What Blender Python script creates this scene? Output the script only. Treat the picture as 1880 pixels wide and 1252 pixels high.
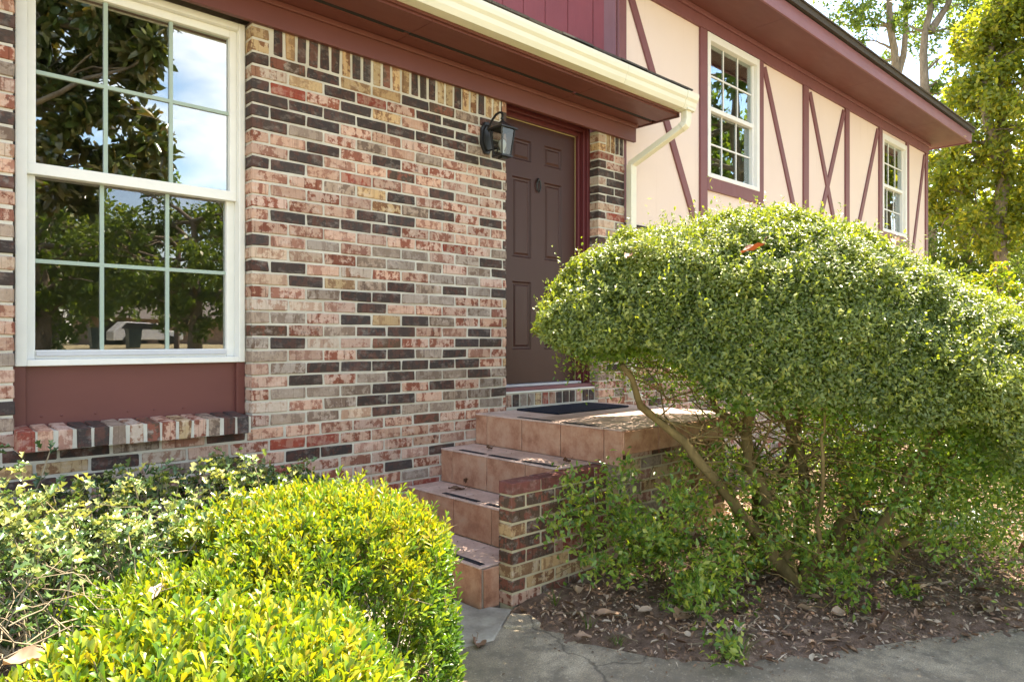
import bpy, math, random
import numpy as np
from mathutils import Vector, Matrix

SC = bpy.context.scene
for o in list(bpy.data.objects):
    bpy.data.objects.remove(o)
R = math.radians
RNG = random.Random(7)

# ------------------------------------------------------------------ camera
cd = bpy.data.cameras.new('camera'); cam = bpy.data.objects.new('camera', cd)
SC.collection.objects.link(cam); SC.camera = cam
cd.sensor_width = 36.0; cd.lens = 24.894; cd.clip_start = 0.05; cd.clip_end = 1500
cam.location = (0, 0, 1.34); cam.rotation_euler = (R(90), 0, R(-43.394))
SC.render.resolution_x, SC.render.resolution_y = 1024, 681

# ------------------------------------------------------------------ sky and sun
SUN_EL, SUN_DX, SUN_DY = 60.0, 1.0, 0.05          # sun stands beyond the far end of the house, a little behind it
w = bpy.data.worlds.new('World'); SC.world = w; w.use_nodes = True
nt = w.node_tree; nt.nodes.clear(); L = nt.links.new
out = nt.nodes.new('ShaderNodeOutputWorld'); bg = nt.nodes.new('ShaderNodeBackground')
sky = nt.nodes.new('ShaderNodeTexSky'); sky.sky_type = 'NISHITA'; sky.sun_disc = False
sky.sun_elevation = R(SUN_EL); sky.sun_rotation = math.atan2(SUN_DX, SUN_DY)
sky.air_density = 1.0; sky.dust_density = 0.3; sky.ozone_density = 2.0
tc = nt.nodes.new('ShaderNodeTexCoord'); mp = nt.nodes.new('ShaderNodeMapping')
mp.inputs['Scale'].default_value = (1.0, 1.0, 2.2); mp.inputs['Location'].default_value = (0.35, 0.1, 0.0)
nz = nt.nodes.new('ShaderNodeTexNoise'); nz.inputs['Scale'].default_value = 2.3
nz.inputs['Detail'].default_value = 7; nz.inputs['Roughness'].default_value = 0.55
rp = nt.nodes.new('ShaderNodeValToRGB'); rp.color_ramp.elements[0].position = 0.5; rp.color_ramp.elements[1].position = 0.66
mx = nt.nodes.new('ShaderNodeMix'); mx.data_type = 'RGBA'
mx.inputs['B'].default_value = (6.6, 6.7, 7.0, 1)
L(tc.outputs['Generated'], mp.inputs['Vector']); L(mp.outputs['Vector'], nz.inputs['Vector'])
L(nz.outputs['Fac'], rp.inputs['Fac']); L(rp.outputs['Color'], mx.inputs['Factor'])
L(sky.outputs['Color'], mx.inputs['A']); L(mx.outputs['Result'], bg.inputs['Color'])
bg.inputs['Strength'].default_value = 0.12
L(bg.outputs['Background'], out.inputs['Surface'])
sd = bpy.data.lights.new('sun', 'SUN'); sun = bpy.data.objects.new('sun', sd); SC.collection.objects.link(sun)
sd.energy = 4.8; sd.angle = R(0.55); sd.color = (1.0, 0.95, 0.86)
_h = Vector((SUN_DX, SUN_DY, 0)).normalized() * math.cos(R(SUN_EL))
sun.rotation_euler = Vector((_h.x, _h.y, math.sin(R(SUN_EL)))).to_track_quat('Z', 'Y').to_euler()
sun.location = (8, 2, 12)
SC.view_settings.view_transform = 'Standard'; SC.view_settings.look = 'None'
SC.view_settings.exposure = 2.38; SC.view_settings.use_white_balance = True; SC.view_settings.white_balance_temperature = 7700; SC.view_settings.white_balance_tint = 10; SC.view_settings.gamma = 1.0; SC.view_settings.use_curve_mapping = False
SC.cycles.max_bounces = 8; SC.cycles.transparent_max_bounces = 12; SC.cycles.sample_clamp_indirect = 6.0

# ------------------------------------------------------------------ projection helpers (only to rank pieces by size)
_fx, _fy = 0.6870, 0.7267
def depth(x, y): return x * _fx + y * _fy

# ------------------------------------------------------------------ materials
MATS = {}
def newmat(name):
    m = bpy.data.materials.new(name); m.use_nodes = True; n = m.node_tree
    n.nodes.clear(); o = n.nodes.new('ShaderNodeOutputMaterial'); MATS[name] = m
    return m, n, o
def N(n, t, **kw):
    nd = n.nodes.new(t)
    for k, v in kw.items():
        if k in nd.inputs.keys(): nd.inputs[k].default_value = v
        else: setattr(nd, k, v)
    return nd
def pos(n): return n.nodes.new('ShaderNodeNewGeometry').outputs['Position']
def noise(n, scale, detail=5, rough=0.6, vec=None, stretch=None):
    v = vec or pos(n)
    if stretch:
        mpn = n.nodes.new('ShaderNodeMapping'); mpn.inputs['Scale'].default_value = stretch
        n.links.new(v, mpn.inputs['Vector']); v = mpn.outputs['Vector']
    t = N(n, 'ShaderNodeTexNoise', Scale=scale, Detail=detail, Roughness=rough); n.links.new(v, t.inputs['Vector'])
    return t.outputs['Fac']
def ramp(n, fac, stops):
    r = n.nodes.new('ShaderNodeValToRGB'); e = r.color_ramp.elements
    e[0].position, e[0].color = stops[0][0], (*stops[0][1], 1); e[1].position, e[1].color = stops[-1][0], (*stops[-1][1], 1)
    for p, c in stops[1:-1]:
        x = e.new(p); x.color = (*c, 1)
    n.links.new(fac, r.inputs['Fac']); return r.outputs['Color']
def mixc(n, fac, a, b, mode='MIX'):
    m = n.nodes.new('ShaderNodeMix'); m.data_type = 'RGBA'; m.blend_type = mode
    for s, v in (('Factor', fac), ('A', a), ('B', b)):
        if hasattr(v, 'is_output'): n.links.new(v, m.inputs[s])
        elif isinstance(v, (int, float)): m.inputs[s].default_value = v
        else: m.inputs[s].default_value = (*v, 1)
    return m.outputs['Result']
def bump(n, h, strength, dist):
    b = N(n, 'ShaderNodeBump', Strength=strength, Distance=dist); n.links.new(h, b.inputs['Height']); return b.outputs['Normal']
def bsdf(n, o, col, rough=0.6, spec=0.4, normal=None, metal=0.0, coat=0.0):
    p = N(n, 'ShaderNodeBsdfPrincipled', Metallic=metal)
    p.inputs['Specular IOR Level'].default_value = spec; p.inputs['Coat Weight'].default_value = coat
    if hasattr(col, 'is_output'): n.links.new(col, p.inputs['Base Color'])
    else: p.inputs['Base Color'].default_value = (*col, 1)
    if hasattr(rough, 'is_output'): n.links.new(rough, p.inputs['Roughness'])
    else: p.inputs['Roughness'].default_value = rough
    if normal is not None: n.links.new(normal, p.inputs['Normal'])
    n.links.new(p.outputs['BSDF'], o.inputs['Surface']); return p
def scalar(n, fac, a, b):
    m = N(n, 'ShaderNodeMapRange'); m.inputs['To Min'].default_value = a; m.inputs['To Max'].default_value = b
    n.links.new(fac, m.inputs['Value']); return m.outputs['Result']

def painted(name, col, var=0.25, rough=0.45, grain=(1, 1, 1), gs=14, bs=0.12, chips=None, spec=0.4):
    m, n, o = newmat(name)
    f = noise(n, 2.2, 6); g = noise(n, gs, 6, 0.65, stretch=grain)
    c = mixc(n, scalar(n, f, 0, 1), [x * (1 - var) for x in col], [min(1, x * (1 + var)) for x in col])
    c = mixc(n, scalar(n, g, 0, 0.35), c, [x * 0.6 for x in col])
    if chips:
        k = ramp(n, noise(n, 30, 8, 0.7), [(0.70, (0, 0, 0)), (0.74, (1, 1, 1))])
        c = mixc(n, k, c, chips)
    bsdf(n, o, c, scalar(n, g, rough - 0.1, rough + 0.12), spec, bump(n, g, bs, 0.002))
painted('maroon', (0.150, 0.047, 0.040), 0.15, 0.5, (0.25, 1, 1))
painted('maroon_dark', (0.10, 0.033, 0.028), 0.2, 0.55)
painted('plum', (0.20, 0.072, 0.080), 0.2, 0.5, (1, 1, 0.2), 22, 0.25, chips=(0.36, 0.22, 0.18))
painted('skylit_plum', (0.26, 0.11, 0.13), 0.2, 0.5, (0.15, 1, 1), 22, 0.25)  # lighter copy of the plum: skylight on the upper fascia put into its colour
painted('door_brown', (0.060, 0.024, 0.019), 0.1, 0.36, (1, 1, 0.15), 30, 0.05, spec=0.22)
painted('jamb', (0.115, 0.022, 0.026), 0.12, 0.4, (1, 1, 0.2), 20, 0.1)
painted('red_siding', (0.24, 0.030, 0.034), 0.22, 0.5, (1, 1, 0.08), 60, 0.5)
painted('vinyl', (0.82, 0.82, 0.79), 0.03, 0.35, bs=0.02)
painted('muntin', (0.36, 0.46, 0.40), 0.03, 0.4, bs=0.02)
painted('gutter', (0.77, 0.75, 0.63), 0.06, 0.32, (0.3, 1, 1), 8, 0.03)
painted('black_metal', (0.018, 0.018, 0.02), 0.3, 0.38, bs=0.2)
painted('interior', (0.30, 0.25, 0.20), 0.15, 0.8)
painted('alu', (0.55, 0.56, 0.6), 0.1, 0.3)
painted('pine', (0.50, 0.42, 0.22), 0.2, 0.6)
painted('dark_plastic', (0.02, 0.03, 0.06), 0.3, 0.4)
painted('terracotta', (0.42, 0.14, 0.07), 0.25, 0.8)
painted('car_white', (0.75, 0.75, 0.75), 0.02, 0.2, bs=0.0)
painted('tyre', (0.02, 0.02, 0.02), 0.1, 0.8)
painted('bin_green', (0.05, 0.07, 0.06), 0.1, 0.5)
painted('pole_wood', (0.16, 0.11, 0.08), 0.3, 0.9)
painted('far_brick', (0.30, 0.20, 0.14), 0.3, 0.9)
painted('far_roof', (0.17, 0.15, 0.14), 0.2, 0.9)
painted('hose', (0.30, 0.33, 0.30), 0.15, 0.45)

# stucco boards of the half timbering
m, n, o = newmat('stucco')
f = noise(n, 1.3, 5); g = noise(n, 70, 6, 0.7, stretch=(1, 1, 0.25))
c = mixc(n, f, (0.70, 0.575, 0.505), (0.78, 0.65, 0.58))
streak = ramp(n, noise(n, 5, 6, 0.7, stretch=(2.5, 1, 0.12)), [(0.58, (0, 0, 0)), (0.8, (0.5, 0.5, 0.5))])
c = mixc(n, streak, c, (0.56, 0.42, 0.35))
bsdf(n, o, c, 0.85, 0.2, bump(n, g, 0.3, 0.003))

# brick (two tones and a mottle strength carried by every brick)
m, n, o = newmat('brick')
aA = N(n, 'ShaderNodeAttribute', attribute_name='colA').outputs['Color']
aB = N(n, 'ShaderNodeAttribute', attribute_name='colB').outputs['Color']
at_ = N(n, 'ShaderNodeAttribute', attribute_name='mot'); mot = at_.outputs['Fac']
seed = N(n, 'ShaderNodeAttribute', attribute_name='seed').outputs['Vector']
va = n.nodes.new('ShaderNodeVectorMath'); va.operation = 'ADD'
n.links.new(pos(n), va.inputs[0]); n.links.new(seed, va.inputs[1]); bv = va.outputs['Vector']
n1 = noise(n, 26, 6, 0.68, bv); n2 = noise(n, 75, 6, 0.7, bv); n3 = noise(n, 9, 3, 0.5, bv, (2.2, 2.2, 0.4))
ad = n.nodes.new('ShaderNodeMath'); ad.operation = 'MULTIPLY_ADD'; n.links.new(n3, ad.inputs[0]); ad.inputs[1].default_value = 0.6; n.links.new(n1, ad.inputs[2])
blot = ramp(n, ad.outputs[0], [(0.79, (0, 0, 0)), (0.86, (1, 1, 1))])
mm = n.nodes.new('ShaderNodeMath'); mm.operation = 'MULTIPLY'
bw = n.nodes.new('ShaderNodeRGBToBW'); n.links.new(blot, bw.inputs['Color']); n.links.new(bw.outputs[0], mm.inputs[0]); n.links.new(mot, mm.inputs[1])
wash = ramp(n, noise(n, 13, 5, 0.7, bv, (1, 1, 1.6)), [(0.52, (0, 0, 0)), (0.66, (0.75, 0.75, 0.75))])
wm = n.nodes.new('ShaderNodeMath'); wm.operation = 'MULTIPLY'; wb = n.nodes.new('ShaderNodeRGBToBW'); n.links.new(wash, wb.inputs['Color']); n.links.new(wb.outputs[0], wm.inputs[0]); n.links.new(mot, wm.inputs[1])
c = mixc(n, wm.outputs[0], aA, mixc(n, 0.6, aA, (0.66, 0.56, 0.50)))
c = mixc(n, mm.outputs[0], c, aB)
smg = ramp(n, noise(n, 24, 5, 0.75, bv, (1, 1, 0.7)), [(0.60, (0, 0, 0)), (0.68, (1, 1, 1))])
sm2 = n.nodes.new('ShaderNodeMath'); sm2.operation = 'MULTIPLY'; sb = n.nodes.new('ShaderNodeRGBToBW'); n.links.new(smg, sb.inputs['Color']); n.links.new(sb.outputs[0], sm2.inputs[0]); n.links.new(mot, sm2.inputs[1])
c = mixc(n, sm2.outputs[0], c, mixc(n, 0.7, c, (0.10, 0.075, 0.065)))
c = mixc(n, scalar(n, n2, -0.25, 0.65), c, mixc(n, 1.0, c, (0.55, 0.52, 0.5), 'MULTIPLY'))
spk = ramp(n, noise(n, 160, 3, 0.6, bv), [(0.70, (0, 0, 0)), (0.78, (0.6, 0.6, 0.6))])
c = mixc(n, spk, c, (0.42, 0.36, 0.31))
seam = ramp(n, noise(n, 10, 2, 0.4, bv, (3.2, 3.2, 0.05)), [(0.485, (0, 0, 0)), (0.5, (0.85, 0.85, 0.85)), (0.515, (0, 0, 0))])
sq = n.nodes.new('ShaderNodeMath'); sq.operation = 'MULTIPLY'; sb2 = n.nodes.new('ShaderNodeRGBToBW'); n.links.new(seam, sb2.inputs['Color']); n.links.new(sb2.outputs[0], sq.inputs[0]); n.links.new(mot, sq.inputs[1])
c = mixc(n, sq.outputs[0], c, mixc(n, 1.0, c, (0.42, 0.36, 0.33), 'MULTIPLY'))
bsdf(n, o, c, 0.82, 0.25, bump(n, n2, 0.55, 0.004))
m, n, o = newmat('mortar')
f = noise(n, 40, 6, 0.7); c = ramp(n, noise(n, 6, 5), [(0.3, (0.45, 0.42, 0.36)), (0.7, (0.61, 0.58, 0.51))])
bsdf(n, o, c, 0.95, 0.1, bump(n, f, 0.8, 0.006))

m, n, o = newmat('mortar_tan')
f = noise(n, 40, 6, 0.7); c = ramp(n, noise(n, 6, 5), [(0.3, (0.44, 0.37, 0.25)), (0.7, (0.60, 0.53, 0.38))])
bsdf(n, o, c, 0.95, 0.1, bump(n, f, 0.8, 0.006))
# terracotta tiles
m, n, o = newmat('tile')
sd_ = N(n, 'ShaderNodeAttribute', attribute_name='seed').outputs['Vector']
va = n.nodes.new('ShaderNodeVectorMath'); va.operation = 'ADD'; n.links.new(pos(n), va.inputs[0]); n.links.new(sd_, va.inputs[1])
f = noise(n, 8, 8, 0.72, va.outputs['Vector']); g = noise(n, 60, 5, 0.7)
c = ramp(n, f, [(0.30, (0.24, 0.10, 0.06)), (0.46, (0.44, 0.215, 0.135)), (0.60, (0.55, 0.325, 0.22)), (0.75, (0.50, 0.35, 0.26))])
c = mixc(n, scalar(n, g, 0, 0.3), c, (0.22, 0.1, 0.06))
bsdf(n, o, c, scalar(n, g, 0.35, 0.6), 0.4, bump(n, f, 0.15, 0.004))
m, n, o = newmat('tread_tile')
f = noise(n, 6, 6, 0.7); g = noise(n, 45, 6, 0.75)
c = ramp(n, f, [(0.3, (0.46, 0.32, 0.26)), (0.55, (0.62, 0.46, 0.40)), (0.75, (0.68, 0.54, 0.48))])
c = mixc(n, ramp(n, g, [(0.5, (0, 0, 0)), (0.75, (0.7, 0.7, 0.7))]), c, (0.25, 0.17, 0.14))
bsdf(n, o, c, scalar(n, g, 0.35, 0.6), 0.4, bump(n, g, 0.1, 0.002))
m, n, o = newmat('grout')
bsdf(n, o, ramp(n, noise(n, 30, 6), [(0.3, (0.30, 0.24, 0.19)), (0.7, (0.45, 0.38, 0.32))]), 0.95, 0.1)
m, n, o = newmat('grip')
bsdf(n, o, ramp(n, noise(n, 400, 3), [(0.3, (0.012, 0.013, 0.016)), (0.8, (0.04, 0.04, 0.05))]), 0.9, 0.3, bump(n, noise(n, 500, 2), 0.6, 0.001))
m, n, o = newmat('mat_rubber')
bsdf(n, o, ramp(n, noise(n, 120, 5), [(0.3, (0.008, 0.011, 0.022)), (0.8, (0.03, 0.035, 0.055))]), 0.9, 0.2, bump(n, noise(n, 260, 3), 0.9, 0.004))

# concrete
m, n, o = newmat('concrete')
f = noise(n, 1.6, 7, 0.6); g = noise(n, 9, 7, 0.7); h = noise(n, 160, 4, 0.7)
c = ramp(n, f, [(0.34, (0.22, 0.170, 0.115)), (0.5, (0.42, 0.335, 0.225)), (0.64, (0.64, 0.525, 0.37))])
c = mixc(n, ramp(n, g, [(0.42, (0, 0, 0)), (0.62, (0.85, 0.85, 0.85))]), c, (0.175, 0.142, 0.10))
c = mixc(n, ramp(n, h, [(0.4, (0.75, 0.75, 0.75)), (0.62, (0, 0, 0))]), c, (0.16, 0.145, 0.125))
c = mixc(n, ramp(n, noise(n, 38, 6, 0.75), [(0.57, (0, 0, 0)), (0.66, (0.7, 0.7, 0.7))]), c, (0.50, 0.44, 0.35))
vo = N(n, 'ShaderNodeTexVoronoi', feature='DISTANCE_TO_EDGE', Scale=0.42)
wv = n.nodes.new('ShaderNodeVectorMath'); wv.operation = 'MULTIPLY_ADD'; nv = N(n, 'ShaderNodeTexNoise', Scale=5.0, Detail=6.0); n.links.new(pos(n), nv.inputs['Vector'])
n.links.new(nv.outputs['Color'], wv.inputs[0]); wv.inputs[1].default_value = (.25, .25, .25); n.links.new(pos(n), wv.inputs[2]); n.links.new(wv.outputs[0], vo.inputs['Vector'])
c = mixc(n, ramp(n, vo.outputs['Distance'], [(0.0012, (0.7, 0.7, 0.7)), (0.004, (0, 0, 0))]), c, (0.07, 0.06, 0.05))
bsdf(n, o, c, 0.9, 0.2, bump(n, h, 0.5, 0.003))
m, n, o = newmat('concrete_pale')
g = noise(n, 9, 7, 0.7); h = noise(n, 150, 4, 0.7)
c = ramp(n, g, [(0.3, (0.24, 0.21, 0.175)), (0.7, (0.48, 0.43, 0.36))])
bsdf(n, o, c, 0.9, 0.2, bump(n, h, 0.5, 0.003))
m, n, o = newmat('soil')
f = noise(n, 12, 8, 0.75); g = noise(n, 70, 6, 0.75)
c = ramp(n, f, [(0.3, (0.09, 0.060, 0.043)), (0.5, (0.22, 0.145, 0.105)), (0.7, (0.40, 0.28, 0.215))])
c = mixc(n, ramp(n, g, [(0.5, (0, 0, 0)), (0.7, (0.7, 0.7, 0.7))]), c, (0.25, 0.16, 0.12))
bsdf(n, o, c, 0.95, 0.15, bump(n, g, 1.0, 0.02))
m, n, o = newmat('lawn')
f = noise(n, 0.8, 8, 0.7); g = noise(n, 30, 6, 0.8)
c = ramp(n, g, [(0.3, (0.18, 0.18, 0.08)), (0.7, (0.36, 0.32, 0.17))]); c = mixc(n, f, c, (0.40, 0.33, 0.22))
bsdf(n, o, c, 0.95, 0.1, bump(n, g, 1.0, 0.05))
m, n, o = newmat('asphalt')
bsdf(n, o, ramp(n, noise(n, 60, 5), [(0.3, (0.04, 0.04, 0.04)), (0.7, (0.07, 0.07, 0.068))]), 0.9, 0.2)
m, n, o = newmat('shingle')
c = ramp(n, noise(n, 140, 5, 0.8), [(0.3, (0.03, 0.026, 0.024)), (0.7, (0.13, 0.115, 0.105))])
bsdf(n, o, c, 0.95, 0.15, bump(n, noise(n, 200, 3), 0.6, 0.004))

# glass: mirror over clear
def glass(name, refl, tint=(1, 1, 1), graze=0.35):
    m, n, o = newmat(name)
    lw = N(n, 'ShaderNodeFresnel', IOR=1.52)
    mr = N(n, 'ShaderNodeMapRange'); mr.inputs['From Max'].default_value = 0.35
    mr.inputs['To Min'].default_value = refl; mr.inputs['To Max'].default_value = min(1, refl + graze)
    n.links.new(lw.outputs[0], mr.inputs['Value'])
    gl = N(n, 'ShaderNodeBsdfGlossy', Roughness=0.0); gl.inputs['Color'].default_value = (*tint, 1)
    wob = noise(n, 1.7, 1, 0.4)
    n.links.new(bump(n, wob, 0.06, 0.02), gl.inputs['Normal'])
    tr = N(n, 'ShaderNodeBsdfTransparent'); tr.inputs['Color'].default_value = (0.78, 0.84, 0.80, 1) if 'lantern' not in name else (0.55, 0.57, 0.55, 1)
    ms = n.nodes.new('ShaderNodeMixShader')
    n.links.new(mr.outputs[0], ms.inputs[0]); n.links.new(tr.outputs[0], ms.inputs[1]); n.links.new(gl.outputs[0], ms.inputs[2])
    n.links.new(ms.outputs[0], o.inputs['Surface'])
glass('glass_clear', 0.22, graze=0.25); glass('glass_screened', 0.11, (0.80, 0.74, 0.78)); glass('glass_up', 0.13, (0.9, 0.95, 1.0))
glass('lantern_glass', 0.03, graze=0.02)
m, n, o = newmat('bulb'); bsdf(n, o, (0.85, 0.84, 0.80), 0.15, 0.5)

# foliage
def leafmat(name, stops, trans=0.35, tcol=(1.0, 1.1, 0.5), rough=0.35, spec=0.5):
    m, n, o = newmat(name)
    r_ = N(n, 'ShaderNodeAttribute', attribute_name='rnd').outputs['Fac']
    c = ramp(n, r_, stops)
    c2 = mixc(n, scalar(n, noise(n, 3.0, 3), 0, 0.35), c, mixc(n, 1.0, c, (0.7, 0.8, 0.6), 'MULTIPLY'))
    p = N(n, 'ShaderNodeBsdfPrincipled', Roughness=rough); p.inputs['Specular IOR Level'].default_value = spec
    n.links.new(c2, p.inputs['Base Color'])
    t = n.nodes.new('ShaderNodeBsdfTranslucent'); n.links.new(mixc(n, 1.0, c2, tcol, 'MULTIPLY'), t.inputs['Color'])
    ms = N(n, 'ShaderNodeMixShader'); ms.inputs[0].default_value = trans
    n.links.new(p.outputs[0], ms.inputs[1]); n.links.new(t.outputs[0], ms.inputs[2]); n.links.new(ms.outputs[0], o.inputs['Surface'])
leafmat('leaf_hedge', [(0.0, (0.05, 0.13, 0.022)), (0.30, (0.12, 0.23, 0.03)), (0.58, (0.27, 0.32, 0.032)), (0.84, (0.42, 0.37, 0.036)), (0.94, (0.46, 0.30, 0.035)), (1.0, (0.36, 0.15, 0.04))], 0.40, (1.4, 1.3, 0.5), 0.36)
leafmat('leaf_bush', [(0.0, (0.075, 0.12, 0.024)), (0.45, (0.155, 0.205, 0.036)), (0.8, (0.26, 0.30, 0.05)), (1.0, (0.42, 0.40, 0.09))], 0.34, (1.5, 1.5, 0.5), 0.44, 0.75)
leafmat('leaf_shoot', [(0.0, (0.08, 0.17, 0.035)), (0.5, (0.18, 0.30, 0.06)), (1.0, (0.40, 0.43, 0.09))], 0.45, (1.5, 1.5, 0.5), 0.3, 0.6)
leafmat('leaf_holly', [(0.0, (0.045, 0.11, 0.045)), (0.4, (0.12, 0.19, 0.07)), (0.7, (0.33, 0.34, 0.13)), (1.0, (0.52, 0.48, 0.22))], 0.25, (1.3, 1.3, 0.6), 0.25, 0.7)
leafmat('leaf_magnolia', [(0.0, (0.04, 0.075, 0.022)), (0.5, (0.10, 0.13, 0.035)), (0.78, (0.22, 0.16, 0.06)), (1.0, (0.34, 0.22, 0.10))], 0.2, (1.2, 1.1, 0.4), 0.2, 0.8)
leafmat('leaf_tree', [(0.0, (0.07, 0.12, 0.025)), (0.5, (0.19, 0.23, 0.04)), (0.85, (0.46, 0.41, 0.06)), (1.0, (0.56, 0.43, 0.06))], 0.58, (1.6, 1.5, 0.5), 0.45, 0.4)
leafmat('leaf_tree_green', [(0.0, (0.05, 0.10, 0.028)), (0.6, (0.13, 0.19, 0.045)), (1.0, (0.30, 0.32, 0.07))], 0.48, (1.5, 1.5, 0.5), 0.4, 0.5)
leafmat('leaf_grass', [(0.0, (0.06, 0.13, 0.025)), (1.0, (0.20, 0.27, 0.05))], 0.4, (1.3, 1.3, 0.5), 0.5)
leafmat('leaf_dead', [(0.0, (0.09, 0.045, 0.028)), (0.3, (0.22, 0.115, 0.068)), (0.65, (0.43, 0.27, 0.185)), (1.0, (0.64, 0.52, 0.42))], 0.1, (1, 0.9, 0.7), 0.55, 0.4)
leafmat('leaf_rust', [(0.0, (0.15, 0.04, 0.018)), (1.0, (0.26, 0.075, 0.03))], 0.25, (1.2, 0.9, 0.6), 0.5, 0.4)
def barkmat(name, a, b):
    m, n, o = newmat(name); f = noise(n, 16, 7, 0.7, stretch=(1, 1, 0.3))
    bsdf(n, o, ramp(n, f, [(0.3, a), (0.7, b)]), 0.9, 0.2, bump(n, noise(n, 50, 5), 0.7, 0.006))
barkmat('bark_bush', (0.10, 0.072, 0.030), (0.23, 0.17, 0.075))
barkmat('bark_pale', (0.16, 0.125, 0.075), (0.38, 0.31, 0.22))
barkmat('bark_tree', (0.11, 0.085, 0.06), (0.27, 0.22, 0.17))

# ------------------------------------------------------------------ object helpers
WL = {}
def link(o, parent, loc):
    SC.collection.objects.link(o); WL[o.name] = Vector(loc)
    if parent is not None:
        o.parent = parent; o.location = Vector(loc) - WL[parent.name]
    else: o.location = loc
    return o
def props(o, label=None, cat=None, group=None, kind=None):
    if label: o['label'] = label
    if cat: o['category'] = cat
    if group: o['group'] = group
    if kind: o['kind'] = kind
    return o
def empty(name, loc, parent=None, **k):
    o = bpy.data.objects.new(name, None); o.empty_display_size = 0.1
    link(o, parent, loc); return props(o, **k)
def add_attrs(me, attrs):
    for k, v in attrs.items():
        v = np.asarray(v, dtype=np.float32)
        if v.ndim == 1:
            a = me.attributes.new(k, 'FLOAT', 'POINT'); a.data.foreach_set('value', v)
        elif v.shape[1] == 3:
            a = me.attributes.new(k, 'FLOAT_VECTOR', 'POINT'); a.data.foreach_set('vector', v.ravel())
        else:
            a = me.attributes.new(k, 'FLOAT_COLOR', 'POINT'); a.data.foreach_set('color', v.ravel())
def mk(name, V, F, mat, parent=None, bevel=0, smooth=False, attrs=None, label=None, cat=None, group=None, kind=None):
    V = np.asarray(V, dtype=float)
    org = np.array([(V[:, 0].min() + V[:, 0].max()) / 2, (V[:, 1].min() + V[:, 1].max()) / 2, V[:, 2].min()])
    me = bpy.data.meshes.new(name); me.from_pydata((V - org).tolist(), [], F)
    if attrs: add_attrs(me, attrs)
    me.materials.append(MATS[mat]); me.update()
    if smooth: me.polygons.foreach_set('use_smooth', [True] * len(me.polygons))
    o = bpy.data.objects.new(name, me); link(o, parent, org)
    if bevel:
        b = o.modifiers.new('bevel', 'BEVEL'); b.width = bevel; b.segments = 2; b.limit_method = 'ANGLE'; b.angle_limit = R(40)
    return props(o, label, cat, group, kind)
def mk_tris(name, V, T, mat, parent=None, rnd=None, smooth=False, **k):
    V = np.asarray(V, dtype=np.float32); T = np.asarray(T, dtype=np.int32)
    org = np.array([(V[:, 0].min() + V[:, 0].max()) / 2, (V[:, 1].min() + V[:, 1].max()) / 2, V[:, 2].min()], dtype=np.float32)
    me = bpy.data.meshes.new(name); me.vertices.add(len(V)); me.vertices.foreach_set('co', (V - org).ravel())
    me.loops.add(T.size); me.loops.foreach_set('vertex_index', T.ravel())
    me.polygons.add(len(T)); me.polygons.foreach_set('loop_start', np.arange(0, T.size, 3, dtype=np.int32))
    me.polygons.foreach_set('loop_total', np.full(len(T), 3, dtype=np.int32))
    if smooth: me.polygons.foreach_set('use_smooth', np.ones(len(T), dtype=bool))
    me.update(calc_edges=True); me.materials.append(MATS[mat])
    if rnd is not None: add_attrs(me, {'rnd': rnd})
    o = bpy.data.objects.new(name, me); link(o, parent, [float(x) for x in org]); return props(o, **k)

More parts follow.
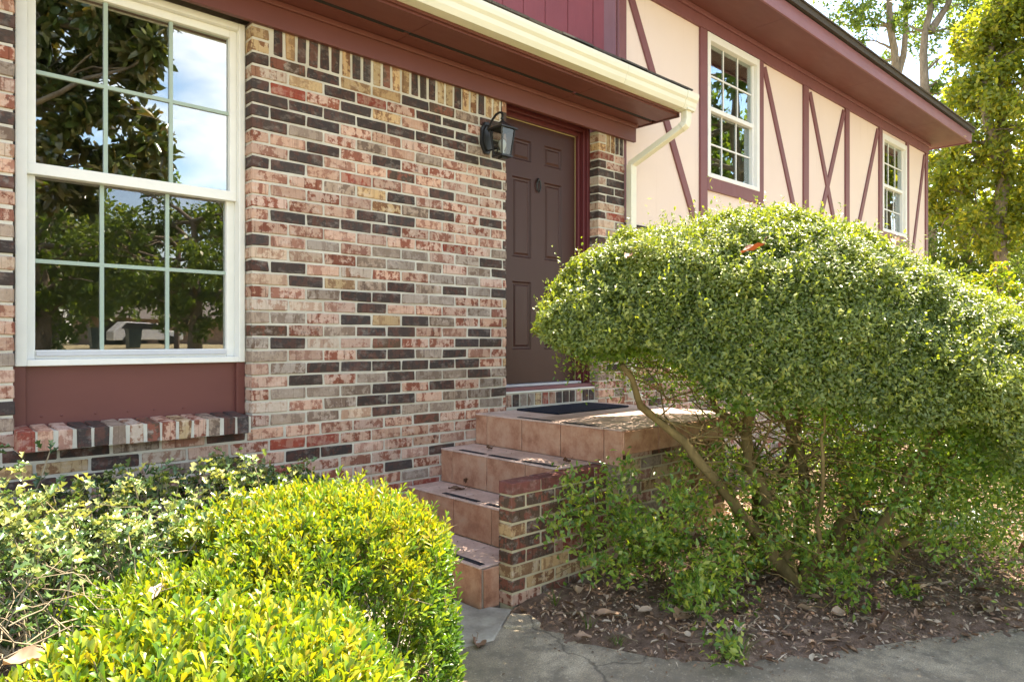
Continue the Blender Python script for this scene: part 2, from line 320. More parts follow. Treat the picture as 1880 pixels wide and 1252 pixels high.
class MB:
    def __init__(s): s.V = []; s.F = []
    def add(s, V, F):
        b = len(s.V); s.V += [tuple(v) for v in V]; s.F += [tuple(i + b for i in f) for f in F]; return s
    def box(s, x0, x1, y0, y1, z0, z1):
        return s.add([(x, y, z) for x in (x0, x1) for y in (y0, y1) for z in (z0, z1)],
                     [(0, 1, 3, 2), (4, 6, 7, 5), (0, 4, 5, 1), (2, 3, 7, 6), (0, 2, 6, 4), (1, 5, 7, 3)])
    def prism(s, poly, axis, a0, a1):
        n_ = len(poly); f = {'x': lambda p, a: (a, p[0], p[1]), 'y': lambda p, a: (p[0], a, p[1]), 'z': lambda p, a: (p[0], p[1], a)}[axis]
        V = [f(p, a0) for p in poly] + [f(p, a1) for p in poly]
        F = [tuple(range(n_))[::-1], tuple(range(n_, 2 * n_))] + [(i, (i + 1) % n_, n_ + (i + 1) % n_, n_ + i) for i in range(n_)]
        return s.add(V, F)
    def board(s, p, q, wdt, y0, y1):                     # a straight board in the x-z plane from p to q
        d = Vector((q[0] - p[0], q[1] - p[1])); d.normalize(); nn = Vector((-d.y, d.x)) * wdt / 2
        return s.prism([(p[0] - nn.x, p[1] - nn.y), (q[0] - nn.x, q[1] - nn.y), (q[0] + nn.x, q[1] + nn.y), (p[0] + nn.x, p[1] + nn.y)], 'y', y0, y1)
    def tube(s, P, rad, k=8, cap=True):
        P = [Vector(p) for p in P]; n_ = len(P)
        if not hasattr(rad, '__len__'): rad = [rad] * n_
        V = []; up = Vector((0.13, 0.27, 0.95))
        for i, p in enumerate(P):
            d = (P[min(i + 1, n_ - 1)] - P[max(i - 1, 0)])
            if d.length < 1e-9: d = Vector((0, 0, 1))
            d.normalize(); a = d.cross(up)
            if a.length < 0.05: a = d.cross(Vector((1, 0, 0)))
            a.normalize(); b = d.cross(a); up = -(d.cross(a).cross(d)) if False else up
            for j in range(k):
                t = 2 * math.pi * j / k; V.append(p + (a * math.cos(t) + b * math.sin(t)) * rad[i])
        F = [(i * k + j, i * k + (j + 1) % k, (i + 1) * k + (j + 1) % k, (i + 1) * k + j) for i in range(n_ - 1) for j in range(k)]
        if cap: F += [tuple(range(k))[::-1], tuple((n_ - 1) * k + j for j in range(k))]
        return s.add(V, F)
    def lathe(s, prof, c, k=20):
        V = [(c[0] + r_ * math.cos(2 * math.pi * j / k), c[1] + r_ * math.sin(2 * math.pi * j / k), c[2] + z) for r_, z in prof for j in range(k)]
        F = [(i * k + j, i * k + (j + 1) % k, (i + 1) * k + (j + 1) % k, (i + 1) * k + j) for i in range(len(prof) - 1) for j in range(k)]
        return s.add(V, F)
    def go(s, name, mat, parent=None, **k): return mk(name, s.V, s.F, mat, parent, **k)
def box(name, mat, parent, x0, x1, y0, y1, z0, z1, **k):
    return MB().box(x0, x1, y0, y1, z0, z1).go(name, mat, parent, **k)

# ------------------------------------------------------------------ bricks
def chamfer_box(x0, x1, y0, y1, z0, z1, c, j=0.0):
    lo, hi = (x0, y0, z0), (x1, y1, z1); V = []; idx = {}
    for sx in (0, 1):
        for sy in (0, 1):
            for sz in (0, 1):
                s_ = (sx, sy, sz)
                jit = [RNG.uniform(-j, j) for _ in range(3)]
                for ax in range(3):
                    p = []
                    for a in range(3):
                        v = hi[a] if s_[a] else lo[a]
                        if a != ax: v += -c if s_[a] else c
                        p.append(v + jit[a])
                    idx[s_ + (ax,)] = len(V); V.append(p)
    F = []
    for ax in range(3):
        a, b = [q for q in range(3) if q != ax]
        for s0 in (0, 1):
            q = []
            for (u, v) in ((0, 0), (1, 0), (1, 1), (0, 1)):
                s_ = [0, 0, 0]; s_[ax] = s0; s_[a] = u; s_[b] = v; q.append(idx[tuple(s_) + (ax,)])
            F.append(q)
        for u in (0, 1):                                 # the edges running along ax
            for v in (0, 1):
                s0 = [0, 0, 0]; s0[a] = u; s0[b] = v; s1 = list(s0); s1[ax] = 1
                F.append([idx[tuple(s0) + (a,)], idx[tuple(s1) + (a,)], idx[tuple(s1) + (b,)], idx[tuple(s0) + (b,)]])
    for sx in (0, 1):
        for sy in (0, 1):
            for sz in (0, 1): F.append([idx[(sx, sy, sz, k)] for k in range(3)])
    A = np.array(V); ctr = A.mean(0)
    for f in F:
        p = A[f]; nn = np.cross(p[1] - p[0], p[2] - p[0])
        if np.dot(nn, p.mean(0) - ctr) < 0: f.reverse()
    return V, [tuple(f) for f in F]
TONES = {'D': ((.060, .046, .043), (.150, .060, .044), .50), 'P': ((.55, .36, .28), (.25, .085, .055), 1.0),
         'C': ((.53, .41, .325), (.31, .155, .10), .95), 'G': ((.345, .270, .220), (.19, .13, .10), .95),
         'T': ((.52, .36, .20), (.22, .105, .055), .95), 'R': ((.27, .060, .040), (.46, .29, .22), .8),
         'B': ((.105, .066, .047), (.25, .088, .060), .95), 'M': ((.21, .070, .056), (.12, .055, .042), .8)}
def brick_attrs(tone, nv):
    a, b, mo = TONES[tone]; k = RNG.uniform(0.78, 1.16); h = RNG.uniform(-0.07, 0.07)
    A = [min(1, a[0] * k * (1 + h)), a[1] * k, a[2] * k * (1 - h), 1]; B = [b[0] * k, b[1] * k, b[2] * k, 1]
    return {'colA': np.tile(A, (nv, 1)), 'colB': np.tile(B, (nv, 1)), 'mot': np.full(nv, min(1, mo * RNG.uniform(0.5, 1.2))),
            'seed': np.tile([RNG.uniform(0, 60) for _ in range(3)], (nv, 1))}
BRICKS = []                                              # (score, box, tone, name) waiting to be built
def emit_bricks(lst, parent, keep, name='brick'):
    lst = sorted(lst, key=lambda b: -b[0]); rest = []
    for i, (sc, bx, tone) in enumerate(lst):
        V, F = chamfer_box(*bx, 0.0042, 0.0026); at = brick_attrs(tone, len(V))
        if i < keep and sc > 0: mk(name, V, F, 'brick', parent, attrs=at)
        else: rest.append((V, F, at))
    if rest:
        mb = MB(); AT = {k: [] for k in rest[0][2]}
        for V, F, at in rest:
            mb.add(V, F)
            for k in at: AT[k].append(at[k])
        mk(name + '_rest', mb.V, mb.F, 'brick', parent, attrs={k: np.concatenate(v) for k, v in AT.items()}, kind='stuff')

CRS, MOD, J = 0.0699, 0.2159, 0.012
def rtone(wts='DDDPPPPPPCGGGRT'): return RNG.choice(wts)

# ================================================================== THE HOUSE
house = empty('house', (6.0, 3.72, 0.0), label='brick and half-timbered split-level house with maroon trim and front door', cat='house')
WY = 3.72

# --- brickwork of the entry wing
mort = MB()
mort.box(-3.0, 0.538, WY + .0055, 3.818, -0.1, 3.06)
mort.box(0.538, 1.601, WY + .0057, 3.816, -0.1, 0.87)
mort.box(1.601, 3.457, WY + .0055, 3.818, -0.1, 3.06)
mort.box(3.457, 4.498, WY + .0057, 3.816, -0.1, 0.86)
mort.box(4.498, 4.829, WY + .0055, 3.818, -0.1, 3.06)
wall = mort.go('brick_wall', 'mortar', house)
rows = ['DBDTTDBG', 'CTDRPDDP', 'DRPDTPDD', 'DDDDDDDGD', 'DDDPPPPDD', 'DGPGPGPPP', 'PPDPDPPPD', 'PDPPBPPPP', 'DDPRPPDPP',
        'PPGTDPPPP', 'PPPPTGDPD', 'PPPDDPPPP', 'PDDDDPPPP', 'PPPPPPRPG', 'DPGPGGPGD', 'CCPGGGPGD', 'DDPCPPGGP', 'CDTGDGDGD',
        'PPGDDGGPP', 'CCPDPPPGP', 'GGPDTDGPP', 'BPGDDPPDP', 'GDCPBPPDD', 'GPPDDGDPP', 'PGDDDDDDP', 'PDPGDGGDG', 'PGGGDPDPG',
        'CPGDDPGGD', 'PGGCDGGPG', 'PPPPPBPPP', 'PRRPPPPPP', 'PDDPPPPPD', 'PRPPPPDPP', 'PGPPDPPPP']
XL, XR = 1.595, 3.463; ztop = 2.90; lst = []
def wallbrick(lst, x0, x1, z0, z1, tone, vis=True, y=WY, dep=0.099):
    yo = y + RNG.uniform(-0.0022, 0.0022)
    xm, zm = (x0 + x1) / 2, (z0 + z1) / 2; t = depth(xm, y)
    sc = (x1 - x0) * (z1 - z0) / t ** 2 * (y / t) if vis else -1
    lst.append((sc, (x0, x1, yo, yo + dep, z0, z1), tone))
for r_ in range(42):
    z1 = ztop - r_ * CRS - J / 2; z0 = z1 - CRS + J
    s_ = rows[r_] if r_ < len(rows) else ''.join(rtone() for _ in range(9))
    # above the sill level the bricks start at the window corner, below it they run on to the left
    x = XL; i = 0
    odd = (r_ % 2 == 0)
    if r_ >= 29: x = XL - (0.11 if odd else 0.02) - 0.0
    while x < XR - 0.02:
        full = not (i == 0 and odd and r_ < 29)
        x1 = x + (MOD - J if full else MOD / 2 - J)
        if x1 > XR - 0.03: x1 = XR
        tone = s_[i] if i < len(s_) else rtone()
        hid = z1 < 0.86 and ((x > 3.15) or (z1 < .42 and x > 2.6) or z1 < 0.18)
        wallbrick(lst, x, x1, z0, z1, tone, not hid)
        x = x1 + J; i += 1
    if r_ >= 29:                                         # under the window and on to the left
        x1 = XL - (0.11 if odd else 0.02) - J
        while x1 > -0.9:
            x0 = x1 - MOD + J; wallbrick(lst, x0, x1, z0, z1, rtone(), z1 > 0.5 and x1 > 0.5); x1 = x0 - J
# left of the window
for r_ in range(-3, 29):
    z1 = ztop - r_ * CRS - J / 2; z0 = z1 - CRS + J; x1 = 0.544; first = True
    if z1 > 3.1: continue
    while x1 > -0.9:
        x0 = x1 - ((MOD / 2 - J) if (first and r_ % 2) else MOD - J)
        wallbrick(lst, x0, x1, z0, z1, rtone('DPPPPPCGRPPD'), x1 > 0.45); x1 = x0 - J; first = False
# corner stack and soldier course under the frieze
for k in range(3):
    z0 = ztop + k * CRS + J / 2; wallbrick(lst, XL, XL + 0.098, z0, min(z0 + CRS - J, 3.055), 'TTD'[k])
sol = 'DTDDDDTDDTBTTDDDTTDTTDTT'; x = XL + 0.125
i = 0
while x < XR - 0.05:
    x1 = x + 0.053; wallbrick(lst, x, x1, ztop + .008 + RNG.uniform(-.004, .004), 3.056, sol[i % len(sol)]); x = x1 + 0.0175; i += 1
wallbrick(lst, XR - 0.045, XR, ztop + 0.006, ztop + .062, 'D'); wallbrick(lst, XR - 0.045, XR, ztop + .074, 3.056, 'C')
# pier right of the door
pier = ['RPR', 'DP', 'DDP', 'CD', 'DDD', 'DD', 'CCP', 'DR', 'CGP', 'PG', 'DD', 'PG', 'GP', 'DP', 'PD', 'PG', 'GP', 'PP', 'DG', 'PG', 'PP', 'GD', 'PG', 'PP', 'CP', 'PD', 'GP', 'PP', 'PG', 'PP']
PX0, PX1 = 4.492, 4.835
for r_ in range(30):
    z1 = ztop - r_ * CRS - J / 2; z0 = z1 - CRS + J; s_ = pier[r_]
    if z1 < 0.83: break
    cut = PX0 + (0.096 if r_ % 2 else MOD - J); vis = z1 > 2.1 or z1 < 1.4
    wallbrick(lst, PX0, cut, z0, z1, s_[0], vis); wallbrick(lst, cut + J, PX1, z0, z1, s_[1], vis)
for k in range(2):
    z0 = ztop + k * CRS + J / 2; wallbrick(lst, PX0, PX0 + 0.096, z0, z0 + CRS - J, 'TC'[k])
x = PX0 + 0.108
for k in range(4):
    x1 = x + 0.047; wallbrick(lst, x, x1, ztop + .006, 3.056, 'TTDD'[k]); x = x1 + 0.011
for b in list(lst):
    pass
emit_bricks(lst, wall, 322)

# --- sill of rowlock bricks under the window, threshold of rowlock bricks under the door
sill = MB().box(0.543, 1.550, 3.6255, 3.80, 0.863, 0.947).go('window_sill', 'mortar', house)
st = 'RPPDDGCBPTPGDD'
for k in range(14):
    x0 = 0.541 + k * 0.0722 + RNG.uniform(-.002, .002); V, F = chamfer_box(x0, x0 + 0.060, 3.622 + RNG.uniform(-.003, .003), 3.822, 0.861, 0.962, 0.004, 0.002)
    V = [(a, b, c - (0.012 if (c > .92 and b < 3.7) else 0)) for a, b, c in V]
    mk('brick', V, F, 'brick', sill, attrs=brick_attrs(st[k], len(V)))
thr = MB().box(3.463, 4.492, 3.757, 3.93, 0.80, 0.958).go('door_threshold', 'mortar', house)
st = 'PDGGTRPDDDPDDP'
for k in range(13):
    x0 = 3.482 + k * 0.0775; V, F = chamfer_box(x0, x0 + 0.060, 3.748 + RNG.uniform(-.002, .002), 3.85, 0.848, 0.948, 0.004, 0.002)
    mk('brick', V, F, 'brick', thr, attrs=brick_attrs(st[k], len(V)))
box('weather_strip', 'vinyl', thr, 3.466, 4.489, 3.752, 3.80, 0.9585, 0.968)
box('sill_board', 'plum', thr, 3.466, 4.489, 3.775, 3.93, 0.9685, 0.996, bevel=.003)
box('metal_plate', 'alu', thr, 3.53, 4.405, 3.83, 3.93, 0.9965, 1.013, bevel=.003)

# --- picture window
pw = empty('picture_window', (1.07, 3.80, 1.225), house)
X0, X1, Z0, Z1 = 0.556, 1.590, 1.226, 3.055
fr = MB()
fr.box(X0, X0 + .045, 3.795, 3.90, Z0, Z1).box(X1 - .032, X1, 3.795, 3.90, Z0, Z1)
fr.box(X0 + .045, X1 - .032, 3.796, 3.90, Z0, Z0 + .030).box(X0 + .045, X1 - .032, 3.796, 3.90, Z1 - .035, Z1)
fr.go('window_frame', 'vinyl', pw, bevel=.004)
box('brick_mould', 'gutter', pw, X1, 1.5935, 3.80, 3.86, Z0, Z1)
us = MB()
us.box(.601, .640, 3.832, 3.88, 2.125, 3.02).box(1.523, 1.558, 3.832, 3.88, 2.125, 3.02)
us.box(.640, 1.523, 3.833, 3.88, 2.98, 3.02).box(.601, 1.558, 3.828, 3.885, 2.098, 2.150)
us.go('upper_sash', 'vinyl', pw, bevel=.003)
ls = MB()
ls.box(.601, .642, 3.86, 3.91, 1.256, 2.098).box(1.516, 1.558, 3.86, 3.91, 1.256, 2.098).box(.642, 1.516, 3.862, 3.91, 1.256, 1.298)
ls.go('lower_sash', 'vinyl', pw, bevel=.003)
box('sash_rail', 'alu', pw, .645, 1.512, 3.846, 3.8585, 1.272, 1.292)
box('pane', 'glass_clear', pw, .636, 1.527, 3.858, 3.861, 2.145, 2.985, label='clear upper pane reflecting leaves and sky')
box('pane', 'glass_screened', pw, .638, 1.52, 3.885, 3.888, 1.294, 2.104, label='darker lower pane')
for (a, y, z0, z1) in ((.928, 3.849, 2.150, 2.980), (1.228, 3.849, 2.150, 2.980), (.918, 3.876, 1.298, 2.098), (1.218, 3.876, 1.298, 2.098)):
    box('muntin', 'muntin', pw, a - .009, a + .009, y, y + .008, z0, z1)
box('muntin', 'muntin', pw, .640, 1.523, 3.8482, 3.8575, 2.562, 2.580)
box('muntin', 'muntin', pw, .642, 1.516, 3.8752, 3.8845, 1.700, 1.718)
# panel below it
box('window_panel', 'maroon', house, .548, 1.592, 3.832, 3.86, .90, 1.225)
box('panel_stile', 'maroon', house, .546, .598, 3.806, 3.8315, .94, 1.2255, bevel=.003)
box('panel_stile', 'maroon', house, 1.549, 1.5945, 3.806, 3.8315, .94, 1.2255, bevel=.003)
pn = MB()
for k, xx in enumerate((.66, .74, .88, 1.02, 1.14, 1.28)):
    pn.lathe([(.0, .0)], (0, 0, 0), 3) if False else None
    V = [(xx + .006 * math.cos(t), 3.829, .995 + .006 * math.sin(t)) for t in np.linspace(0, 2 * math.pi, 8, endpoint=False)] + [(xx, 3.826, .995)]
    b = MB().add(V, [(i, (i + 1) % 8, 8) for i in range(8)]); b.go('nail_head', 'maroon', house)

# --- room behind the picture window
rm = MB()
rm.add([(.1, 3.93, .9), (2.6, 3.93, .9), (2.6, 6.6, .9), (.1, 6.6, .9), (.1, 3.93, 3.3), (2.6, 3.93, 3.3), (2.6, 6.6, 3.3), (.1, 6.6, 3.3)],
       [(0, 1, 2, 3), (4, 7, 6, 5), (0, 3, 7, 4), (1, 5, 6, 2), (2, 6, 7, 3)])
rm.go('interior_room', 'interior', house)
box('inner_wall', 'interior', house, -3, .56, 3.9105, 3.93, .9, 3.2); box('inner_wall', 'interior', house, 1.589, 2.6, 3.9105, 3.93, .9, 3.2)
box('inner_wall', 'interior', house, .56, 1.589, 3.9105, 3.93, 3.04, 3.2)

# --- front door
dr = MB(); DY = 3.90
PANX = [(3.690, 3.893), (4.040, 4.243)]; PANZ = [(1.275, 1.795), (1.98, 2.595), (2.725, 2.887)]
xs = [3.532, PANX[0][0], PANX[0][1], PANX[1][0], PANX[1][1], 4.40]; zs = [1.016, 1.275, 1.795, 1.98, 2.595, 2.725, 2.887, 3.021]
for i in (0, 2, 4): dr.box(xs[i], xs[i + 1], DY, DY + .045, zs[0], zs[-1])
for i in (1, 3):
    for k in (0, 2, 4, 6): dr.box(xs[i], xs[i + 1], DY, DY + .045, zs[k], zs[k + 1])
door = dr.go('front_door', 'door_brown', house, bevel=0)
for (a, b) in PANX:
    for (c_, d_) in PANZ:
        V = []; ins = [(0, 0), (.010, .012), (.022, .013), (.036, .004), (.0365, .004)]
        for q, dp in ins: V += [(a + q, DY + dp, c_ + q), (b - q, DY + dp, c_ + q), (b - q, DY + dp, d_ - q), (a + q, DY + dp, d_ - q)]
        F = [(4 * i + j, 4 * i + (j + 1) % 4, 4 * i + 4 + (j + 1) % 4, 4 * i + 4 + j) for i in range(4) for j in range(4)] + [(16, 17, 18, 19)]
        mk('panel', V, F, 'door_brown', door)
kn = MB().lathe([(.0, .0), (.009, .002), (.011, .012), (.007, .022), (0, .024)], (3.965, DY - .008, 2.592), 10)
pth = [(3.965 + .019 * math.sin(t) * (1 if True else 0), DY - .014, 2.555 - .045 * math.cos(t)) for t in np.linspace(0.3, 2 * math.pi - .3, 18)]
kn.tube(pth, [.0045 + .005 * (1 - abs(i - 8.5) / 8.5) for i in range(18)], 6)
kn.add([(3.950, DY - .012, 2.520), (3.980, DY - .012, 2.520), (3.965, DY - .012, 2.496), (3.965, DY - .030, 2.516)], [(0, 1, 3), (1, 2, 3), (2, 0, 3), (0, 2, 1)])
kn.go('door_knocker', 'black_metal', door, label='small black door knocker')
df = MB()
df.box(4.402, 4.432, 3.865, 3.95, 1.0, 3.055).box(3.50, 3.530, 3.865, 3.95, 1.0, 3.055).box(3.530, 4.402, 3.866, 3.95, 3.024, 3.056)
df.box(4.432, 4.462, 3.832, 3.95, 1.0, 3.09).box(3.48, 3.50, 3.832, 3.95, 1.0, 3.09).box(3.50, 4.432, 3.8325, 3.95, 3.056, 3.09)
df.box(4.462, 4.4915, 3.812, 3.93, .997, 3.12).box(3.4635, 3.48, 3.812, 3.93, .997, 3.12).box(3.48, 4.462, 3.8125, 3.93, 3.09, 3.12)
df.go('door_frame', 'jamb', house, bevel=.004)
box('weather_seal', 'pine', house, 4.3995, 4.4045, 3.893, 3.8985, 1.016, 3.024); box('weather_seal', 'pine', house, 3.532, 4.399, 3.893, 3.8985, 3.0195, 3.0245)
box('entry_back', 'interior', house, 3.40, 4.56, 3.951, 3.99, .8, 3.2)

# --- frieze, crown strip, soffit and its vent, gutter, roof of the entry wing
FX1 = 4.955
box('frieze_board', 'maroon', house, -3, FX1, 3.688, 3.7185, 3.045, 3.19, bevel=.002)
box('frieze_trim', 'maroon', house, -3, FX1 + .0, 3.668, 3.6875, 3.158, 3.19, bevel=.006)
for i, (a, b) in enumerate([(-3, .05), (.053, 2.487), (2.490, 4.0), (4.003, 5.0)]):
    box('soffit_panel', 'maroon', house, a, b, 3.557, 3.735, 3.1915, 3.2075)
    box('soffit_panel', 'maroon', house, a, b, 3.305, 3.510, 3.1915, 3.2075)
    box('soffit_vent', 'tyre', house, a + .01, b - .03, 3.5105, 3.5565, 3.1985, 3.2045)
box('rake_return', 'maroon_dark', house, 5.0005, 5.025, 3.30, 3.735, 3.185, 3.36)
box('fascia', 'maroon', house, -3, 5.0, 3.285, 3.3045, 3.205, 3.345)
# K-style gutter
gp = [(3.284, 3.222), (3.284, 3.352), (3.276, 3.352), (3.276, 3.230), (3.212, 3.230), (3.195, 3.262), (3.190, 3.292), (3.176, 3.310), (3.170, 3.334), (3.170, 3.352),
      (3.182, 3.352), (3.182, 3.346), (3.164, 3.346), (3.162, 3.330), (3.168, 3.304), (3.182, 3.286), (3.188, 3.256), (3.206, 3.222)]
gp = [(3.284, 3.222), (3.284, 3.352), (3.278, 3.352), (3.278, 3.228), (3.212, 3.228), (3.196, 3.258), (3.190, 3.288), (3.176, 3.308), (3.171, 3.330), (3.171, 3.348),
      (3.182, 3.348), (3.182, 3.353), (3.164, 3.353), (3.164, 3.328), (3.170, 3.303), (3.184, 3.284), (3.190, 3.254), (3.207, 3.222)]
gut = empty('gutter', (2, 3.22, 3.222), house)
for a, b in ((-3, .9), (.9025, 4.16), (4.1625, 4.955)):
    MB().prism(gp, 'x', a, b).go('gutter_section', 'gutter', gut)
big = [((y - 3.225) * 1.07 + 3.223, (z - 3.29) * 1.05 + 3.288) for y, z in gp]
MB().prism(big, 'x', 4.935, 5.085).go('gutter_corner', 'gutter', gut)
MB().prism([(3.288, 3.217), (3.288, 3.354), (3.158, 3.354), (3.158, 3.33), (3.166, 3.302), (3.18, 3.283), (3.186, 3.252), (3.203, 3.217)], 'x', 5.0855, 5.094).go('gutter_end_cap', 'gutter', gut)
def rect_tube(P, a, b):
    P = [Vector(p) for p in P]; V = []
    for i, p in enumerate(P):
        d = (P[min(i + 1, len(P) - 1)] - P[max(i - 1, 0)]).normalized()
        sx = Vector((1, 0, 0)); sx = (sx - d * sx.dot(d)).normalized(); sy = d.cross(sx)
        for u, v in ((-1, -1), (1, -1), (1, 1), (-1, 1)): V.append(p + sx * u * a / 2 + sy * v * b / 2)
    F = [(4 * i + j, 4 * i + (j + 1) % 4, 4 * i + 4 + (j + 1) % 4, 4 * i + 4 + j) for i in range(len(P) - 1) for j in range(4)]
    return MB().add(V, F + [(3, 2, 1, 0), tuple(4 * len(P) - 4 + j for j in range(4))])
dsp = empty('downspout', (4.865, 3.67, .86), house)
rect_tube([(5.02, 3.232, 3.235), (5.02, 3.232, 3.215)], .10, .095).go('outlet', 'gutter', dsp, bevel=.004)
rect_tube([(5.02, 3.232, 3.22), (5.02, 3.232, 3.15), (5.012, 3.24, 3.108), (4.998, 3.268, 3.085)], .074, .058).go('elbow', 'gutter', dsp, bevel=.006)
rect_tube([(5.005, 3.254, 3.094), (4.878, 3.634, 2.856), (4.868, 3.664, 2.836), (4.866, 3.672, 2.805)], .068, .052).go('offset_pipe', 'gutter', dsp, bevel=.006)
rect_tube([(4.866, 3.672, 2.83), (4.866, 3.672, .92), (4.866, 3.66, .89), (4.866, 3.58, .86)], .072, .056).go('pipe', 'gutter', dsp, bevel=.006)
# roof slab with shingles at its edge
MB().prism([(3.23, 3.352), (3.23, 3.385), (9.0, 5.10), (9.0, 5.06)], 'x', -3, 5.045).go('roof', 'shingle', house)
roof = bpy.data.objects['roof']
for k in range(24):
    a = -2.5 + k * .315; wd = .309
    if a + wd > 5.07: wd = 5.075 - a
    if wd < .03: break
    mz = RNG.uniform(0, .006)
    MB().prism([(3.192 + RNG.uniform(-.004, .004), 3.378 + mz), (3.19, 3.392 + mz), (3.52, 3.494 + mz), (3.52, 3.479 + mz)], 'x', a, a + wd).go('shingle', 'shingle', roof)
box('drip_edge', 'maroon_dark', house, -3, 5.06, 3.215, 3.2295, 3.354, 3.3835)

# --- upper storey: side wall of vertical boards, half-timbered front
UY = 3.78
ys = [3.815, 4.039, 4.337, 4.624, 4.918, 5.212, 5.506, 5.8, 6.094, 6.388]
for a, b in zip(ys[:-1], ys[1:]):
    box('siding_board', 'red_siding', house, 4.80, 4.83, a + .004, b - .004, 2.3, 6.2)
box('siding_backing', 'maroon_dark', house, 4.806, 4.90, 3.83, 12.0, 2.3, 6.2)
box('corner_board', 'plum', house, 4.786, 4.800, 3.775, 3.905, 2.3, 4.42, bevel=.002); 
box('corner_board', 'plum', house, 4.8005, 4.905, 3.752, 3.7745, 2.36, 4.42, bevel=.002)
sw = MB(); WINS = [(6.215, 7.265, 2.965, 4.40), (10.93, 11.945, 2.93, 4.345)]
xe = 4.80
for (a, b, c_, d_) in WINS:
    sw.box(xe, a, UY, UY + .1, 2.355, 4.56); sw.box(a, b, UY, UY + .1, 2.355, c_); sw.box(a, b, UY, UY + .1, d_, 4.56); xe = b
sw.box(xe, 12.95, UY, UY + .1, 2.355, 4.56)
stucco = sw.go('stucco_wall', 'stucco', house)
box('end_wall', 'stucco', house, 12.85, 12.9495, 3.8805, 12, 0, 4.6)
for (a, b, wd) in ((6.09, 6.215, 1), (7.265, 7.365, 1), (8.367, 8.50, 1), (9.612, 9.737, 1), (10.812, 10.93, 1), (11.945, 12.06, 1), (12.86, 12.97, 1)):
    box('timber_post', 'plum', house, a, b, 3.757, 3.7795, 2.36, 4.405, bevel=.002)
for p, q in (((4.93, 4.44), (6.05, 2.42)), ((7.40, 4.36), (8.30, 2.55)), ((8.55, 4.36), (9.42, 2.55)), ((9.58, 4.36), (8.70, 2.55)), ((10.78, 4.36), (9.90, 2.55)), ((12.83, 4.36), (12.20, 2.55))):
    MB().board(p, q, .085, 3.7605 + .0011 * (int(p[0] * 10) % 3), 3.7797 - .0004 * (int(p[0] * 10) % 3)).go('timber_brace', 'plum', house, bevel=.002)
for (a, b, c_) in ((6.2155, 7.2645, 2.835), (10.9305, 11.9445, 2.79)):
    box('apron_board', 'plum', house, a, b, 3.7555, 3.7797, c_, (2.965 if a < 8 else 2.93), bevel=.002)
box('upper_frieze', 'plum', house, 4.906, 12.97, 3.748, 3.7795, 4.4055, 4.56, bevel=.002)
box('upper_frieze', 'plum', house, 4.786, 4.905, 3.748, 3.7795, 4.4205, 4.56)
box('upper_frieze_trim', 'plum', house, 4.786, 12.985, 3.72, 3.7475, 4.515, 4.56, bevel=.006)
xx = 4.4
while xx < 13.25:
    b = min(xx + 2.44, 13.27); box('upper_soffit_panel', 'maroon', house, xx, b - .003, 3.245, 3.90, 4.561, 4.575); xx = b
    if b >= 13.27: break
box('upper_fascia', 'skylit_plum', house, 4.4, 13.29, 3.222, 3.2445, 4.545, 4.695, bevel=.002)
MB().prism([(3.18, 4.697), (3.18, 4.765), (8.2, 6.55), (13.2, 4.75), (13.2, 4.697), (8.2, 6.45)], 'x', 4.42, 13.31).go('upper_roof', 'shingle', house)
up_roof = bpy.data.objects['upper_roof']
for k in range(30):
    a = 4.41 + k * .30; MB().prism([(3.162 + RNG.uniform(-.006, .006), 4.756), (3.16, 4.772), (3.5, 4.895), (3.5, 4.879)], 'x', a, min(a + .294, 13.33)).go('shingle', 'shingle', up_roof)
box('upper_fascia', 'skylit_plum', house, 13.2905, 13.31, 3.224, 3.9, 4.548, 4.70)
MB().prism([(3.8, 4.57), (3.2, 4.57), (8.2, 6.45), (13.2, 4.57)], 'x', 12.85, 12.94).go('gable_wall', 'stucco', house)
# upstairs windows
for wi, (a, b, c_, d_) in enumerate(WINS):
    uw = empty('upper_window', ((a + b) / 2, 3.77, c_), house)
    f_ = MB(); y0, y1 = 3.752, 3.86
    f_.box(a, a + .055, y0, y1, c_, d_).box(b - .055, b, y0, y1, c_, d_).box(a + .055, b - .055, y0 + .001, y1, c_, c_ + .045).box(a + .055, b - .055, y0 + .001, y1, d_ - .075, d_)
    f_.go('window_frame', 'vinyl', uw, bevel=.004)
    zm = c_ + (d_ - c_) * .49
    g_ = MB().box(a + .056, a + .09, 3.79, 3.84, c_ + .046, d_ - .076).box(b - .09, b - .056, 3.79, 3.84, c_ + .046, d_ - .076)
    g_.box(a + .0565, b - .0565, 3.786, 3.84, zm - .022, zm + .022)
    g_.go('sash', 'vinyl', uw, bevel=.003)
    box('pane', 'glass_up', uw, a + .08, b - .08, 3.812, 3.814, zm + .02, d_ - .075); box('pane', 'glass_up', uw, a + .08, b - .08, 3.830, 3.832, c_ + .044, zm - .02)
    for (za, zb, yy) in ((zm + .022, d_ - .0755, 3.804), (c_ + .0455, zm - .022, 3.822)):
        for k in (1, 2):
            xm = a + .09 + (b - a - .18) * k / 3; box('muntin', 'vinyl', uw, xm - .008, xm + .008, yy, yy + .006, za, zb)
        zq = (za + zb) / 2; box('muntin', 'vinyl', uw, a + .09, b - .09, yy - .0008, yy + .0068, zq - .008, zq + .008)
    r2 = MB().add([(a - .3, 3.885, c_ - .2), (b + .3, 3.885, c_ - .2), (b + .3, 6, c_ - .2), (a - .3, 6, c_ - .2), (a - .3, 3.885, d_ + .1), (b + .3, 3.885, d_ + .1), (b + .3, 6, d_ + .1), (a - .3, 6, d_ + .1)],
              [(0, 1, 2, 3), (4, 7, 6, 5), (0, 3, 7, 4), (1, 5, 6, 2), (2, 6, 7, 3)]); r2.go('upper_room', 'interior', house)
